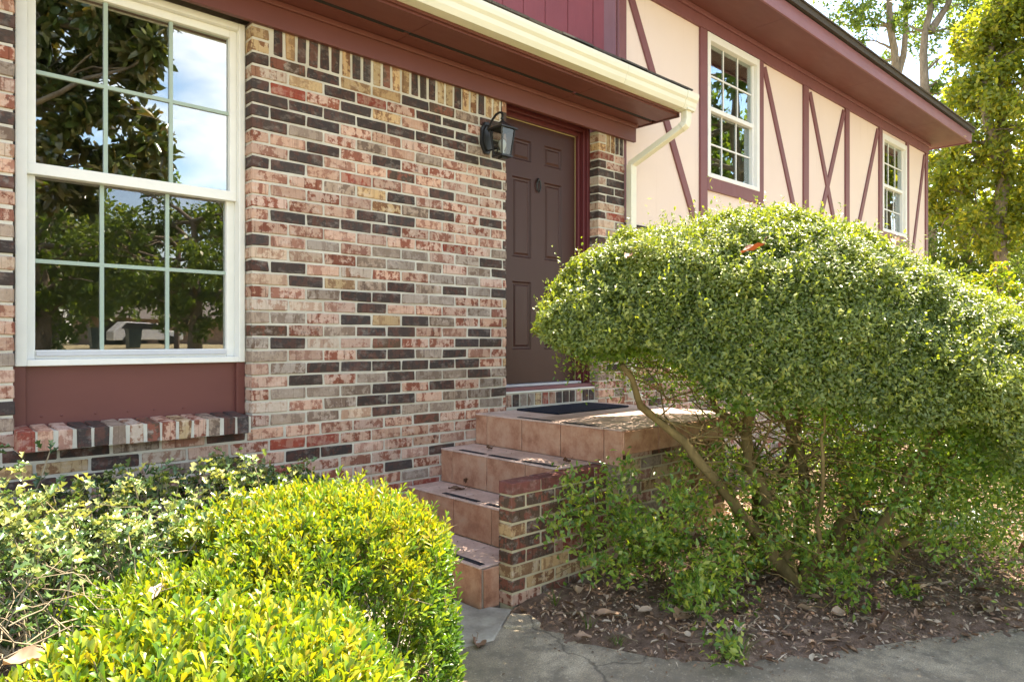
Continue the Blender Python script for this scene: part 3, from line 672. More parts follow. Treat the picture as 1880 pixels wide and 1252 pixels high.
# brick base of the upper wing
bw_ = box('brick_base', 'mortar', house, 4.84, 12.9, UY + .007, UY + .1, -0.1, 2.3545)
lst = []
for r_ in range(33):
    z1 = 2.352 - r_ * CRS; z0 = z1 - CRS + J; x = 4.842 - (MOD / 2 if r_ % 2 else 0)
    while x < 9.6:
        if x + MOD > 4.86: wallbrick(lst, max(4.842, x), x + MOD - J, z0, z1, rtone('DPPPPPCGGRP'), False, UY)
        x += MOD
emit_bricks(lst, bw_, 0)
box('flashing', 'tyre', house, 4.842, 12.9, 3.768, 3.7785, 2.345, 2.3595)

# ================================================================== STEPS
steps = empty('entry_steps', (3.2, 3.0, 0), label='terracotta tiled entry steps with low brick side wall leading to landing', cat='steps')
SX = [2.31, 2.61, 2.87, 3.17]; SZ = [.21, .42, .635, .842]; YB, YF = 3.718, 2.668
core = MB()
for i in range(3): core.box(SX[i] + .012, SX[i + 1] + .012, YF + .003, YB, -.1, SZ[i] - .012)
core.box(SX[3] + .012, 4.49, 2.462, YB, .705, SZ[3] - .0125).box(3.185, 4.47, 2.573, YB, -.1, .7045)
core.go('core', 'grout', steps)
def tile(name, mat, x0, x1, y0, y1, z0, z1):
    V, F = chamfer_box(x0, x1, y0, y1, z0, z1, .0025, .0006)
    return mk(name, V, F, mat, steps, attrs={'seed': np.tile([RNG.uniform(0, 50) for _ in range(3)], (len(V), 1))})
TW, G = .338, .006
for i in range(4):
    zb = (SZ[i - 1] + .001) if i else 0.0; yn = YF if i < 3 else 2.452
    y = 3.715; k = 0; cuts = [.115, TW, TW, TW, TW]
    while y > yn + .02:
        y0 = max(y - cuts[k], yn); tile('riser_tile', 'tile', SX[i], SX[i] + .0115, y0 + G, y, zb, SZ[i] - .010); y = y0; k += 1
    # nosing and treads
    xe = (SX[i + 1] - .001) if i < 3 else 4.50; y = 3.715; k = 0
    while y > yn + .02:
        y0 = max(y - cuts[k], yn); x = SX[i] - .004
        while x < xe - .02:
            x1 = min(x + (TW if i == 3 else .5), xe); tile('tread_tile', 'tread_tile', x, x1 - G * .6, y0 + G, y, SZ[i] - .0095, SZ[i]); x = x1
        y = y0; k += 1
tile('riser_tile', 'tile', SX[0] + .014, 2.424, YF - .011, YF + .0005, 0, SZ[0] - .011)
x = 3.172
while x < 4.48:
    x1 = min(x + TW, 4.50); tile('riser_tile', 'tile', x + G, x1, 2.450, 2.4615, .70, SZ[3] - .0105); x = x1
for (i, ya, yb) in ((0, 2.70, 2.98), (0, 3.06, 3.36), (1, 2.69, 3.0), (1, 3.08, 3.40), (2, 2.72, 2.98), (2, 3.02, 3.27), (2, 3.32, 3.56), (3, 3.02, 3.33), (3, 2.66, 2.94)):
    V, F = chamfer_box(SX[i] + .020, SX[i] + .055, ya, yb, SZ[i] + .0006, SZ[i] + .003, .0008); mk('grip_strip', V, F, 'grip', steps)
# low brick side wall with its cap, and the brick face under the landing
lw = MB().box(2.431, 3.19, 2.571, 2.660, -.08, .622).go('side_wall', 'mortar_tan', steps)
tn = ['MMM', 'BBB', 'BBB', 'TBB', 'BBR', 'BBRB', 'TTB', 'BTT', 'PBB']
for r_ in range(9):
    z1 = .629 - r_ * CRS; z0 = z1 - CRS + (J if r_ else .010); x = 2.425; i = 0
    while x < 3.16:
        x1 = x + ((MOD / 2 - J) if (i == 0 and r_ % 2) else MOD - J); x1 = min(x1, 3.175)
        V, F = chamfer_box(x, x1, 2.565 + RNG.uniform(-.002, .002) - (.004 if r_ == 0 else 0), 2.666, z0, z1, .004, .002)
        mk('cap_brick' if r_ == 0 else 'brick', V, F, 'brick', lw, attrs=brick_attrs(tn[r_][min(i, len(tn[r_]) - 1)], len(V))); x = x1 + J; i += 1
lf = MB().box(3.19, 4.47, 2.5708, 2.66, -.08, .7035).go('landing_base', 'mortar_tan', steps)
for r_ in range(11):
    z1 = .7025 - r_ * CRS; z0 = z1 - CRS + J; x = 3.18 - (MOD / 2 if r_ % 2 else 0)
    while x < 4.46:
        x1 = min(x + MOD - J, 4.475); xa = max(x, 3.18)
        if x1 - xa > .03:
            V, F = chamfer_box(xa, x1, 2.565 + RNG.uniform(-.002, .002), 2.66, z0, z1, .004, .002)
            mk('brick', V, F, 'brick', lf, attrs=brick_attrs(RNG.choice('BTPTBPGPT'), len(V)))
        x += MOD

# ================================================================== GROUND
def gz(x, y):                                            # lie of the land far from the house
    d = max(0.0, min(1.0, (-y - 14) / 22)); return -.09 + 1.15 * d * d * (3 - 2 * d)
gx = np.concatenate([np.linspace(-220, -30, 12), np.linspace(-25, 45, 36), np.linspace(55, 300, 14)]); gy = np.concatenate([np.linspace(-260, -60, 10), np.linspace(-54, 20, 38), np.linspace(30, 260, 10)])
V = [(x, y, gz(x, y)) for y in gy for x in gx]; nx = len(gx)
F = [(j * nx + i, j * nx + i + 1, (j + 1) * nx + i + 1, (j + 1) * nx + i) for j in range(len(gy) - 1) for i in range(nx - 1)]
mk('ground', V, F, 'lawn', kind='structure', smooth=True)
curve = [(2.36, 2.70), (2.40, 2.56), (2.43, 2.47), (2.395, 2.31), (2.40, 2.05), (2.5, 1.77), (2.67, 1.53), (3.03, 1.31), (3.55, 1.04), (4.03, .76), (6.0, -.4), (9.0, -2.2)]
outer = [(8.4, -3.3), (5.2, -1.4), (3.3, -.3), (2.2, .45), (1.65, 1.1), (1.3, 1.9), (1.25, 2.8), (1.7, 3.72), (2.36, 3.72)]
poly = curve + outer; import bmesh
bm = bmesh.new(); vs = [bm.verts.new((x, y, 0.0)) for x, y in poly]; f = bm.faces.new(vs)
r_ = bmesh.ops.extrude_face_region(bm, geom=[f]); 
for v in [g for g in r_['geom'] if isinstance(g, bmesh.types.BMVert)]: v.co.z = -.12
bmesh.ops.triangulate(bm, faces=bm.faces[:]); me = bpy.data.meshes.new('path'); bm.to_mesh(me); bm.free(); me.materials.append(MATS['concrete'])
po = bpy.data.objects.new('path', me); link(po, None, (0, 0, 0)); props(po, kind='structure')
MB().prism([(1.55, 2.33), (1.95, 2.40), (2.12, 2.36), (2.36, 2.52), (2.42, 2.56), (2.36, 2.66), (2.30, 2.67), (2.30, 3.7), (1.6, 3.7)], 'z', -.05, .010).go('step_slab', 'concrete_pale', kind='structure', bevel=.008)
MB().prism([(2.37, 2.515), (2.43, 2.44), (2.395, 2.33), (2.29, 2.36), (2.24, 2.43)], 'z', -.05, .016).go('step_slab', 'concrete', kind='structure', bevel=.008)

# planting bed: a lumpy sheet that dips under the path along its edge
CP = np.array(curve)
def cdist(x, y):                                         # signed distance, positive on the bed side
    best = 1e9; sg = 1
    for (a, b) in zip(CP[:-1], CP[1:]):
        d = b - a; t = max(0, min(1, ((x - a[0]) * d[0] + (y - a[1]) * d[1]) / (d @ d))); px, py = a + t * d
        dd = math.hypot(x - px, y - py)
        if dd < best: best = dd; sg = 1 if (d[0] * (y - py) - d[1] * (x - px)) > 0 else -1
    return best * sg
from mathutils import noise as mnoise
def bedz(x, y):
    s_ = cdist(x, y) + .05 * mnoise.noise((x * 4, y * 4, 7)) + .025 * mnoise.noise((x * 13, y * 13, 5)); e = max(-1, min(1, s_ / .10))
    return .012 * e + max(0, min(1, s_ / .8)) * .05 + (.022 * mnoise.noise((x * 6, y * 6, 0)) + .012 * mnoise.noise((x * 17, y * 17, 3)))
V = []; F = []
bxs = np.concatenate([np.arange(2.2, 4.4, .022), np.arange(4.4, 10, .06)]); bys = np.concatenate([np.arange(-1.6, .5, .05), np.arange(.5, 2.75, .022), np.arange(2.75, 3.75, .06)]); ids = {}
for i, x in enumerate(bxs):
    for j, y in enumerate(bys):
        if cdist(x, y) > -.12 and not (x < 2.45 and y > 2.55): ids[(i, j)] = len(V); V.append((x, y, bedz(x, y)))
for (i, j) in ids:
    q = [(i, j), (i + 1, j), (i + 1, j + 1), (i, j + 1)]
    if all(k in ids for k in q): F.append(tuple(ids[k] for k in q))
mk('planting_bed', V, F, 'soil', kind='structure', smooth=True)
mk('planting_bed', [(-3, -1.5, -.06), (1.3, 1.2, -.06), (1.5, 3.74, -.06), (-3, 3.74, -.06), (-3, -1.5, -.02), (1.3, 1.2, -.02), (1.6, 3.74, -.02), (-3, 3.74, -.02)], [(4, 5, 6, 7), (0, 1, 5, 4), (1, 2, 6, 5)], 'soil', kind='structure')

# ================================================================== FOLIAGE TOOLS
NP = np.random.default_rng(11)
def unit(a): return a / np.maximum(np.linalg.norm(a, axis=1, keepdims=True), 1e-9)
LEAF = {   # template rows: along, across, lift ; triangles
 'diamond': ([(0, 0, 0), (.5, .5, .06), (.5, -.5, .06), (1, 0, 0)], [(0, 2, 1), (1, 2, 3)]),
 'small': ([(0, 0, 0), (.42, .5, .10), (.42, -.5, .10), (.5, 0, -.02), (1, 0, -.06)], [(0, 2, 3), (0, 3, 1), (2, 4, 3), (3, 4, 1)]),
 'obovate': ([(0, 0, 0), (.40, .24, .05), (.40, -.24, .05), (.42, 0, 0), (.76, .5, .06), (.76, -.5, .06), (.78, 0, -.03), (1, 0, -.10)],
             [(0, 2, 3), (0, 3, 1), (2, 5, 6), (2, 6, 3), (3, 6, 4), (3, 4, 1), (5, 7, 6), (6, 7, 4)]),
 'holly': ([(0, 0, 0), (.30, .60, .22), (.30, -.60, .22), (.45, .24, 0), (.45, -.24, 0), (.68, .62, .2), (.68, -.62, .2), (.45, 0, -.04), (.8, .18, 0), (.8, -.18, 0), (1.05, 0, -.18)],
           [(0, 7, 1), (1, 7, 3), (3, 7, 8), (3, 8, 5), (0, 2, 7), (2, 4, 7), (4, 9, 7), (4, 6, 9), (7, 9, 8), (8, 9, 10)]),
 'broad': ([(0, 0, 0), (.3, .42, .04), (.3, -.42, .04), (.32, 0, -.03), (.68, .42, .04), (.68, -.42, .04), (.68, 0, -.04), (1, 0, -.02)],
           [(0, 2, 3), (0, 3, 1), (2, 5, 6), (2, 6, 3), (3, 6, 4), (3, 4, 1), (5, 7, 6), (6, 7, 4)])}
def leaves(P, D, Nn, Ln, Wd, kind, curl=1.0):
    T, TR = LEAF[kind]; T = np.array(T); TR = np.array(TR)
    D = unit(D); S = unit(np.cross(Nn, D)); U = np.cross(D, S); n_ = len(P); k = len(T)
    V = (P[:, None, :] + D[:, None, :] * (T[None, :, 0] * Ln[:, None])[..., None] + S[:, None, :] * (T[None, :, 1] * Wd[:, None])[..., None]
         + U[:, None, :] * (T[None, :, 2] * Ln[:, None] * curl)[..., None]).reshape(-1, 3)
    F = (TR[None] + (np.arange(n_) * k)[:, None, None]).reshape(-1, 3)
    return V, F, k
def rdir(n_): return unit(NP.normal(size=(n_, 3)))
def leaf_obj(name, P, D, Nn, Ln, Wd, shape, mat, parent=None, rnd=None, curl=1.0, **k):
    V, F, kk = leaves(P, D, Nn, Ln, Wd, shape, curl)
    if rnd is None: rnd = NP.random(len(P))
    return mk_tris(name, V, F, mat, parent, rnd=np.repeat(np.clip(rnd, 0, 1), kk), **k)
def wiggle(p, q, n_=7, amp=.06, bow=None):
    p, q = np.array(p, float), np.array(q, float); L_ = np.linalg.norm(q - p); pts = []; off = np.zeros(3)
    for i in range(n_):
        t = i / (n_ - 1); off = off * .7 + NP.normal(size=3) * amp * L_ * .5 * (1 if 0 < i < n_ - 1 else 0)
        b = np.array(bow) * math.sin(math.pi * t) if bow is not None else 0
        pts.append(tuple(p + (q - p) * t + off * math.sin(math.pi * t) + b))
    return pts

# ================================================================== BIG CLIPPED BUSH
RT, FW = np.array([_fy, -_fx]), np.array([_fx, _fy])
bush = empty('clipped_bush', (3.75, 1.70, 0), label='large dome-clipped green bush with bare twisted stems beside the entry steps', cat='bush')
BC = np.array([3.85, 1.85])
prof_a = np.array([-1.36, -1.25, -1.10, -.88, -.58, -.33, -.05, .20, .50, .80, 1.12, 1.40, 1.70, 1.9])
prof_z = np.array([1.42, 1.62, 1.76, 1.86, 1.94, 1.985, 1.985, 1.93, 1.79, 1.61, 1.43, 1.27, 1.12, 1.0])
low_a = np.array([-1.36, -1.0, -.6, -.2, .3, .8, 1.3, 1.9]); low_z = np.array([1.32, 1.16, 1.06, .96, .82, .68, .58, .52])
def bw_half(a):
    t = np.clip((a + 1.40) / 3.35, 0, 1); return 1.02 * np.sqrt(np.clip(1 - (2 * t - 1) ** 2, .02, 1)) ** .8
def bush_surface(n_):
    a = NP.uniform(-1.36, 1.62, n_); tg = np.linspace(0, math.pi / 2, 400)
    # angle round the dome's section, even along its outline: 0 = near rim, pi = far rim; the near half gets most of the leaves
    arc = np.concatenate([[0], np.cumsum(np.hypot(np.diff(np.cos(tg)), .9 * np.diff(np.sin(tg) ** .62)))]); th = np.interp(NP.random(n_) * arc[-1], arc, tg)
    th = np.where(NP.random(n_) < .70, th, math.pi - th); wd = bw_half(a)
    b = -np.cos(th) * wd * np.where(th < math.pi / 2, .84, 1.0); s_ = np.sin(th)
    zr = np.interp(a, low_a, low_z) + .10 + .20 * np.array([mnoise.noise((p * 2.7, q * 2.7, 4.4)) for p, q in zip(a, th * .9)]); zt = np.interp(a, prof_a, prof_z)
    z = zr + (zt - zr) * np.clip(s_, 0, 1) ** .62
    nb = -np.cos(th) / np.maximum(wd, .3); nz_ = s_ + .25
    na = np.interp(a, [-1.36, -1.1, -.5, .3, 1.2, 1.8], [-1.6, -.8, -.25, .15, .5, .9])
    nrm = np.stack([RT[0] * na + FW[0] * nb, RT[1] * na + FW[1] * nb, nz_], 1)
    return a, b, z, unit(nrm)
def clump(P, s=3.1):                                     # smooth lumpiness shared by neighbours
    return np.array([mnoise.noise((p[0] * s, p[1] * s, p[2] * s)) for p in P])
n_ = 190000
a, b, z, nrm = bush_surface(n_)
P = np.stack([BC[0] + RT[0] * a + FW[0] * b, BC[1] + RT[1] * a + FW[1] * b, z], 1)
kk_ = NP.random(n_) < np.clip(.30 + 1.6 * (z - np.interp(a, low_a, low_z) - .04) / .5, .2, 1); a, b, z, nrm, P = a[kk_], b[kk_], z[kk_], nrm[kk_], P[kk_]; n_ = len(P)
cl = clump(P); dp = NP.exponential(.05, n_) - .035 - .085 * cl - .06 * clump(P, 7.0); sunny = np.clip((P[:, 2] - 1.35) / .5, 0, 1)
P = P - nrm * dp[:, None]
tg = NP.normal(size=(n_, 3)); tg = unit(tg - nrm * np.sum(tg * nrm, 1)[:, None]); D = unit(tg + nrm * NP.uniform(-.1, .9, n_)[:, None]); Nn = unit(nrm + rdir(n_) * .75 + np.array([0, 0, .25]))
rn = NP.random(n_) * .55 + .10 * sunny + .30 * np.clip(cl + .2, 0, 1) + np.where(NP.random(n_) < .06, .35, 0) - np.clip(dp * 2.2, -.1, .3)  # tone rises with height: sunlight on the dome top put into leaf colour
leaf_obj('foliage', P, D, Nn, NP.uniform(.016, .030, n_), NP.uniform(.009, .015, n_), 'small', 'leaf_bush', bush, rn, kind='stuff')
n_ = 26000; a, b, z, nrm = bush_surface(n_); P = np.stack([BC[0] + RT[0] * a + FW[0] * b, BC[1] + RT[1] * a + FW[1] * b, z], 1) - nrm * NP.uniform(.10, .34, n_)[:, None]
leaf_obj('inner_foliage', P, rdir(n_), unit(rdir(n_) + nrm), NP.uniform(.030, .05, n_), NP.uniform(.018, .028, n_), 'diamond', 'leaf_shoot', bush, NP.random(n_) * .6, kind='stuff')
m_ = 2600; a, b, z, nrm = bush_surface(m_); P0 = np.stack([BC[0] + RT[0] * a + FW[0] * b, BC[1] + RT[1] * a + FW[1] * b, z], 1) + nrm * .02
axs = unit(nrm + rdir(m_) * .45 + np.array([0, 0, .45])); hl = NP.gamma(2.0, .022, m_) + .01; per = 8
Q = np.repeat(P0, per, 0); AX = np.repeat(axs, per, 0); up = np.tile(np.arange(per) / (per - 1), m_); rad = rdir(m_ * per)
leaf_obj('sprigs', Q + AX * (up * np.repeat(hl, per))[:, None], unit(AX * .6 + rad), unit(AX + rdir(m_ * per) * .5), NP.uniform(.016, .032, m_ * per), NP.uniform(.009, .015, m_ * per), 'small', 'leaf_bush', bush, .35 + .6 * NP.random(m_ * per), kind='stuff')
# looser inner leaves under the dome and down the right-hand side
n_ = 44000
a = np.where(NP.random(n_) < .45, NP.uniform(-1.3, 1.6, n_), NP.uniform(.1, 1.6, n_)); b = NP.uniform(-.82, 1, n_) * bw_half(a) * .95
zl = np.interp(a, low_a, low_z); z = zl + NP.normal(size=n_) * np.where(a < 0, .10, .16) + .12
drop = np.clip((a + .25) / .7, 0, 1); z -= drop * NP.random(n_) ** 1.2 * .42
P = np.stack([BC[0] + RT[0] * a + FW[0] * b, BC[1] + RT[1] * a + FW[1] * b, z], 1)
k_ = ((clump(P, 2.6) + .25 * NP.normal(size=n_)) > -.10) & ~((a > -.8) & (a < .3) & (z < .98) & (NP.random(n_) < .72)); P = P[k_]; n_ = len(P)
leaf_obj('foliage', P, unit(rdir(n_) + [0, 0, .1]), unit(rdir(n_) + [0, 0, .9]), NP.uniform(.020, .036, n_), NP.uniform(.010, .016, n_), 'small', 'leaf_shoot', bush, NP.random(n_) * .9, kind='stuff')
# leafy shoots low down
PP = []
for (px, py, pz, sx, cnt) in ((2.86, 2.22, .52, .20, 800), (2.95, 2.30, .30, .16, 420), (3.15, 1.98, .30, .20, 700), (3.02, 1.92, .14, .14, 450), (3.45, 1.80, .36, .20, 500), (3.80, 1.62, .46, .25, 900),
                          (3.55, 2.05, .72, .18, 200), (4.2, 1.45, .50, .3, 900), (3.55, 1.50, .28, .16, 350), (4.6, 1.35, .62, .32, 900), (3.3, 2.2, .62, .2, 150), (4.9, 1.1, .7, .3, 700), (4.5, 2.2, .45, .35, 700), (5.2, 1.9, .4, .3, 500)):
    cnt = int(cnt * 1.7); nb_ = max(3, cnt // 60)
    cen = np.array([px, py, pz]) + NP.normal(size=(nb_, 3)) * np.array([sx, sx, sx * .6])
    q = cen[NP.integers(0, nb_, cnt)] + NP.normal(size=(cnt, 3)) * .045; q[:, 2] = np.maximum(q[:, 2], .05); PP.append(q)
P = np.concatenate(PP); n_ = len(P)
leaf_obj('low_shoots', P, unit(rdir(n_) + [0, 0, .3]), unit(rdir(n_) + [0, 0, 1.0]), NP.uniform(.026, .050, n_), NP.uniform(.014, .023, n_), 'small', 'leaf_shoot', bush, NP.random(n_), kind='stuff')
# stems and twigs
base = np.array([3.72, 1.67, 0.0]); tips = []
stems = [((3.70, 1.66, .0), (3.30, 1.95, .62), (2.86, 2.22, 1.22), .030), ((3.72, 1.70, .0), (3.62, 1.85, .55), (3.35, 2.05, 1.35), .036), ((3.72, 1.68, .0), (3.98, 1.78, .50), (3.85, 1.95, 1.45), .034),
         ((3.76, 1.66, .0), (4.10, 1.55, .45), (4.45, 1.35, 1.25), .034), ((3.74, 1.62, .0), (3.95, 1.35, .40), (4.35, 1.0, 1.15), .028), ((4.05, 2.05, .0), (3.86, 2.0, .55), (3.52, 2.25, 1.25), .034),
         ((4.08, 2.05, .0), (4.02, 1.92, .6), (4.3, 1.8, 1.3), .030), ((4.3, 1.5, 0), (4.6, 1.3, .5), (4.95, 1.0, 1.1), .026), ((3.60, 1.60, 0), (3.52, 1.5, .35), (3.45, 1.45, 1.0), .013)]
for p0, p1, p2, rad in stems:
    A = wiggle(p0, p1, 7, .07); B = wiggle(p1, p2, 8, .09); pth = A + B[1:]
    MB().tube(pth, [rad * 1.3 * (1 - .62 * i / (len(pth) - 1)) * RNG.uniform(.92, 1.1) for i in range(len(pth))], 8).go('stem', 'bark_bush', bush, smooth=True)
    tips += [(np.array(pth[k]), rad * (1 - .62 * k / len(pth)) * .6) for k in range(5, len(pth))]
tw = MB()
for k in range(120):
    p, rad = tips[NP.integers(0, len(tips))]
    a = NP.uniform(-1.25, 1.75); bb = NP.uniform(-.9, .9) * bw_half(np.array([a]))[0]
    q = np.array([BC[0] + RT[0] * a + FW[0] * bb, BC[1] + RT[1] * a + FW[1] * bb, np.interp(a, low_a, low_z) + NP.uniform(-.1, .35)])
    if np.linalg.norm(q - p) > 1.0: q = p + (q - p) * NP.uniform(.4, .8)
    tw.tube(wiggle(p, q, 6, .13), [max(.0022, min(.010, rad * .5) * (1 - .7 * i / 5)) for i in range(6)], 5, False)
for k in range(90):
    p = np.array([NP.uniform(2.8, 4.9), 0, 0]); p[1] = np.interp(p[0], [2.8, 4.9], [2.2, 1.0]) + NP.normal() * .2; p[2] = NP.uniform(.05, .7); q = p + NP.normal(size=3) * .22
    tw.tube(wiggle(p, q, 5, .12), [.0035, .003, .0025, .002, .0015], 4, False)
tw.go('twigs', 'bark_bush', bush, smooth=True, kind='stuff')

# ================================================================== GOLDEN HEDGE
hedge = empty('golden_hedge', (1.1, 2.0, 0), label='bright yellow-green clipped hedge in front of the window', cat='hedge')
MND = [(1.28, 2.46, .47, .50, .72, .8), (.50, 1.46, .38, .35, .72, .75), (.80, 1.94, .38, .40, .56, .8), (-.15, 1.48, .62, .40, .62, .8), (.82, 2.25, .40, .42, .60, .8)]
def hedge_h(x, y):
    h = np.zeros_like(x)
    for (cx, cy, ra, rb, hh, pw_) in MND:
        d = (np.abs((x - cx) / ra) ** 3.4 + np.abs((y - cy) / rb) ** 3.4); h = np.maximum(h, hh * np.clip(1 - d, 0, 1) ** .17)
    return h
n_ = 26000
x = NP.uniform(-.5, 2.0, n_); y = NP.uniform(1.05, 2.95, n_); h = hedge_h(x, y); ok = h > .05
x, y, h = x[ok], y[ok], h[ok]; e = .02
gxh = (hedge_h(x + e, y) - hedge_h(x - e, y)) / (2 * e); gyh = (hedge_h(x, y + e) - hedge_h(x, y - e)) / (2 * e)
# steep sides need extra points, spread down the side
rep = np.clip(np.hypot(gxh, gyh) * .8, 0, 5) + 1; rep = (rep + NP.random(len(rep))).astype(int)
I = np.repeat(np.arange(len(x)), rep); fr_ = NP.random(len(I)); first = np.concatenate([[True], I[1:] != I[:-1]]); fr_[first] = 0
gm = np.hypot(gxh, gyh)[I]
nrm = unit(np.stack([-gxh[I], -gyh[I], np.full(len(I), .9)], 1))
P = np.stack([x[I], y[I], h[I] * (1 - fr_ * np.clip(gm / 3, 0, .9))], 1)
P[:, :2] += nrm[:, :2] * 0.0
ll = clump(P, 4.0); P += nrm * (.035 * ll + .018 * NP.normal(size=len(P)))[:, None]
keep = NP.random(len(P)) < .46; P, nrm, ll, gm = P[keep], nrm[keep], ll[keep], gm[keep]
ax = unit(nrm * .55 + np.array([0, 0, .75]) + NP.normal(size=P.shape) * .28)
per = 9; ns = len(P); Q = np.repeat(P + ax * np.where(NP.random(ns) < .07, NP.uniform(.02, .07, ns), 0)[:, None], per, 0); AX = np.repeat(ax, per, 0); j_ = np.tile(np.arange(per), ns)
az = j_ * 2.4 + np.repeat(NP.random(ns) * 6.28, per)
t1 = unit(np.cross(AX, np.array([.3, .2, .93]) + NP.normal(size=AX.shape) * .05)); t2 = np.cross(AX, t1)
rad = t1 * np.cos(az)[:, None] + t2 * np.sin(az)[:, None]; up = (j_ / (per - 1))
pos_ = Q - AX * ((1 - up) * .055)[:, None] + rad * .002
D = unit(AX * (.55 + 1.0 * up)[:, None] + rad * (.95 - .35 * up)[:, None] + NP.normal(size=AX.shape) * .14)
Nn = unit(AX - D * np.sum(AX * D, 1)[:, None] + NP.normal(size=AX.shape) * .25)
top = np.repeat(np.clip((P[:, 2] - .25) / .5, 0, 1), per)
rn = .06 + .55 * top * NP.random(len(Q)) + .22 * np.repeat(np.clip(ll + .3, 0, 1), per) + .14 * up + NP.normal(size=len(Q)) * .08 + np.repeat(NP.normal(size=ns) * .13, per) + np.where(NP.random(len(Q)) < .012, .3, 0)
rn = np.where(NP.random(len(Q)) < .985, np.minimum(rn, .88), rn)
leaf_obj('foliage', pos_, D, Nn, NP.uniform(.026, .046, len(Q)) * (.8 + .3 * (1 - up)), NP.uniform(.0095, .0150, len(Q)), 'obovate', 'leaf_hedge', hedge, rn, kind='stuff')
tw = MB()
for k in range(0, ns, 7):
    p = P[k]; d = ax[k]; tw.tube([tuple(p - d * .20 - np.array([0, 0, .05])), tuple(p - d * .1), tuple(p)], [.0028, .0022, .0014], 4, False)
for k in range(60):
    p = np.array([NP.uniform(0, 1.7), NP.uniform(1.3, 2.6), -.02]); q = p + np.array([NP.normal() * .15, NP.normal() * .15, NP.uniform(.3, .55)])
    if min(hedge_h(p[:1], p[1:2])[0], hedge_h(q[:1], q[1:2])[0]) > q[2] + .06: tw.tube(wiggle(p, q, 5, .1), [.010, .009, .007, .005, .004], 5, False)
tw.go('twigs', 'bark_pale', hedge, smooth=True, kind='stuff')

# ================================================================== HOLLY BEHIND IT
holly = empty('holly_shrub', (.9, 3.1, 0), label='sprawling spiny holly with bare twigs below the window sill', cat='shrub')
PP = []; SH = MB(); n_s = 420
for k in range(n_s):
    x = NP.uniform(.15, 1.72); y = np.interp(x, [.15, .8, 1.7], [NP.uniform(2.2, 3.5), NP.uniform(2.35, 3.5), NP.uniform(2.75, 3.45)])
    ht = .66 + .10 * mnoise.noise((x * 3, y * 3, 1)) + (.06 if x < .5 else 0) - .10 * (x > 1.3) + (.05 if y > 2.95 else 0); tip = np.array([x, y, ht + NP.normal() * .05])
    if y < 2.55 and x < .85 and NP.random() < .55: continue
    b0 = np.array([x + NP.normal() * .12, y + NP.normal() * .12, NP.uniform(.0, .3)])
    pth = wiggle(b0, tip, 6, .12); SH.tube(pth, [.006, .005, .004, .0034, .0027, .0018], 5, False)
    for (p0, p1) in zip(pth[2:-1], pth[3:]):
        for _ in range(4): PP.append(np.array(p0) + (np.array(p1) - np.array(p0)) * NP.random())
    for _ in range(8): PP.append(np.array(pth[-1]) + NP.normal(size=3) * .016)
for (x, y, zz) in ((.40, 3.45, 1.02), (.44, 3.42, .92), (.62, 3.40, .90), (.36, 3.40, .82)):                        # long shoots up beside the sill
    pth = wiggle((x - .1, y - .1, .3), (x, y, zz), 7, .06); SH.tube(pth, .003, 5, False)
    for p0 in pth[3:]:
        for _ in range(5): PP.append(np.array(p0) + NP.normal(size=3) * .015)
P = np.array(PP); n_ = len(P)
D = unit(rdir(n_) * np.array([1, 1, .5]) + [0, 0, .28]); Nn = unit(rdir(n_) * .5 + [0, 0, 1])
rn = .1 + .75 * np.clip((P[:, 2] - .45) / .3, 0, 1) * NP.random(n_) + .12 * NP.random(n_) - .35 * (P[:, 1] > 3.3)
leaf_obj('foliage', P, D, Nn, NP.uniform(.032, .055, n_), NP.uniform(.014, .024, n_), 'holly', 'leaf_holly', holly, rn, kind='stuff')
SH.go('shoots', 'bark_pale', holly, smooth=True, kind='stuff')
tw = MB()
for k in range(340):                                      # bare grey twigs in the gap
    x, y = NP.uniform(.15, 1.35), NP.uniform(2.0, 3.1); p = np.array([x, y, NP.uniform(.25, .62)]); q = p + np.array([NP.normal() * .16, NP.normal() * .16, NP.uniform(-.02, .16)])
    r0 = NP.uniform(.0013, .003); tw.tube(wiggle(p, q, 6, .12), [r0 * (1 - .6 * i / 5) for i in range(6)], 5, False)
tw.go('bare_twigs', 'bark_pale', holly, smooth=True, kind='stuff')
for p0, p1, p2, rr in (((.45, 2.35, .05), (.6, 2.4, .32), (.85, 2.6, .5), .016), ((.5, 2.4, .02), (.42, 2.5, .3), (.25, 2.7, .5), .014), ((.7, 2.9, 0), (.75, 2.95, .3), (.95, 3.1, .55), .014)):
    pth = wiggle(p0, p1, 5, .08) + wiggle(p1, p2, 5, .08)[1:]; MB().tube(pth, [rr * (1 - .06 * i) for i in range(len(pth))], 7).go('stem', 'bark_pale', holly, smooth=True)

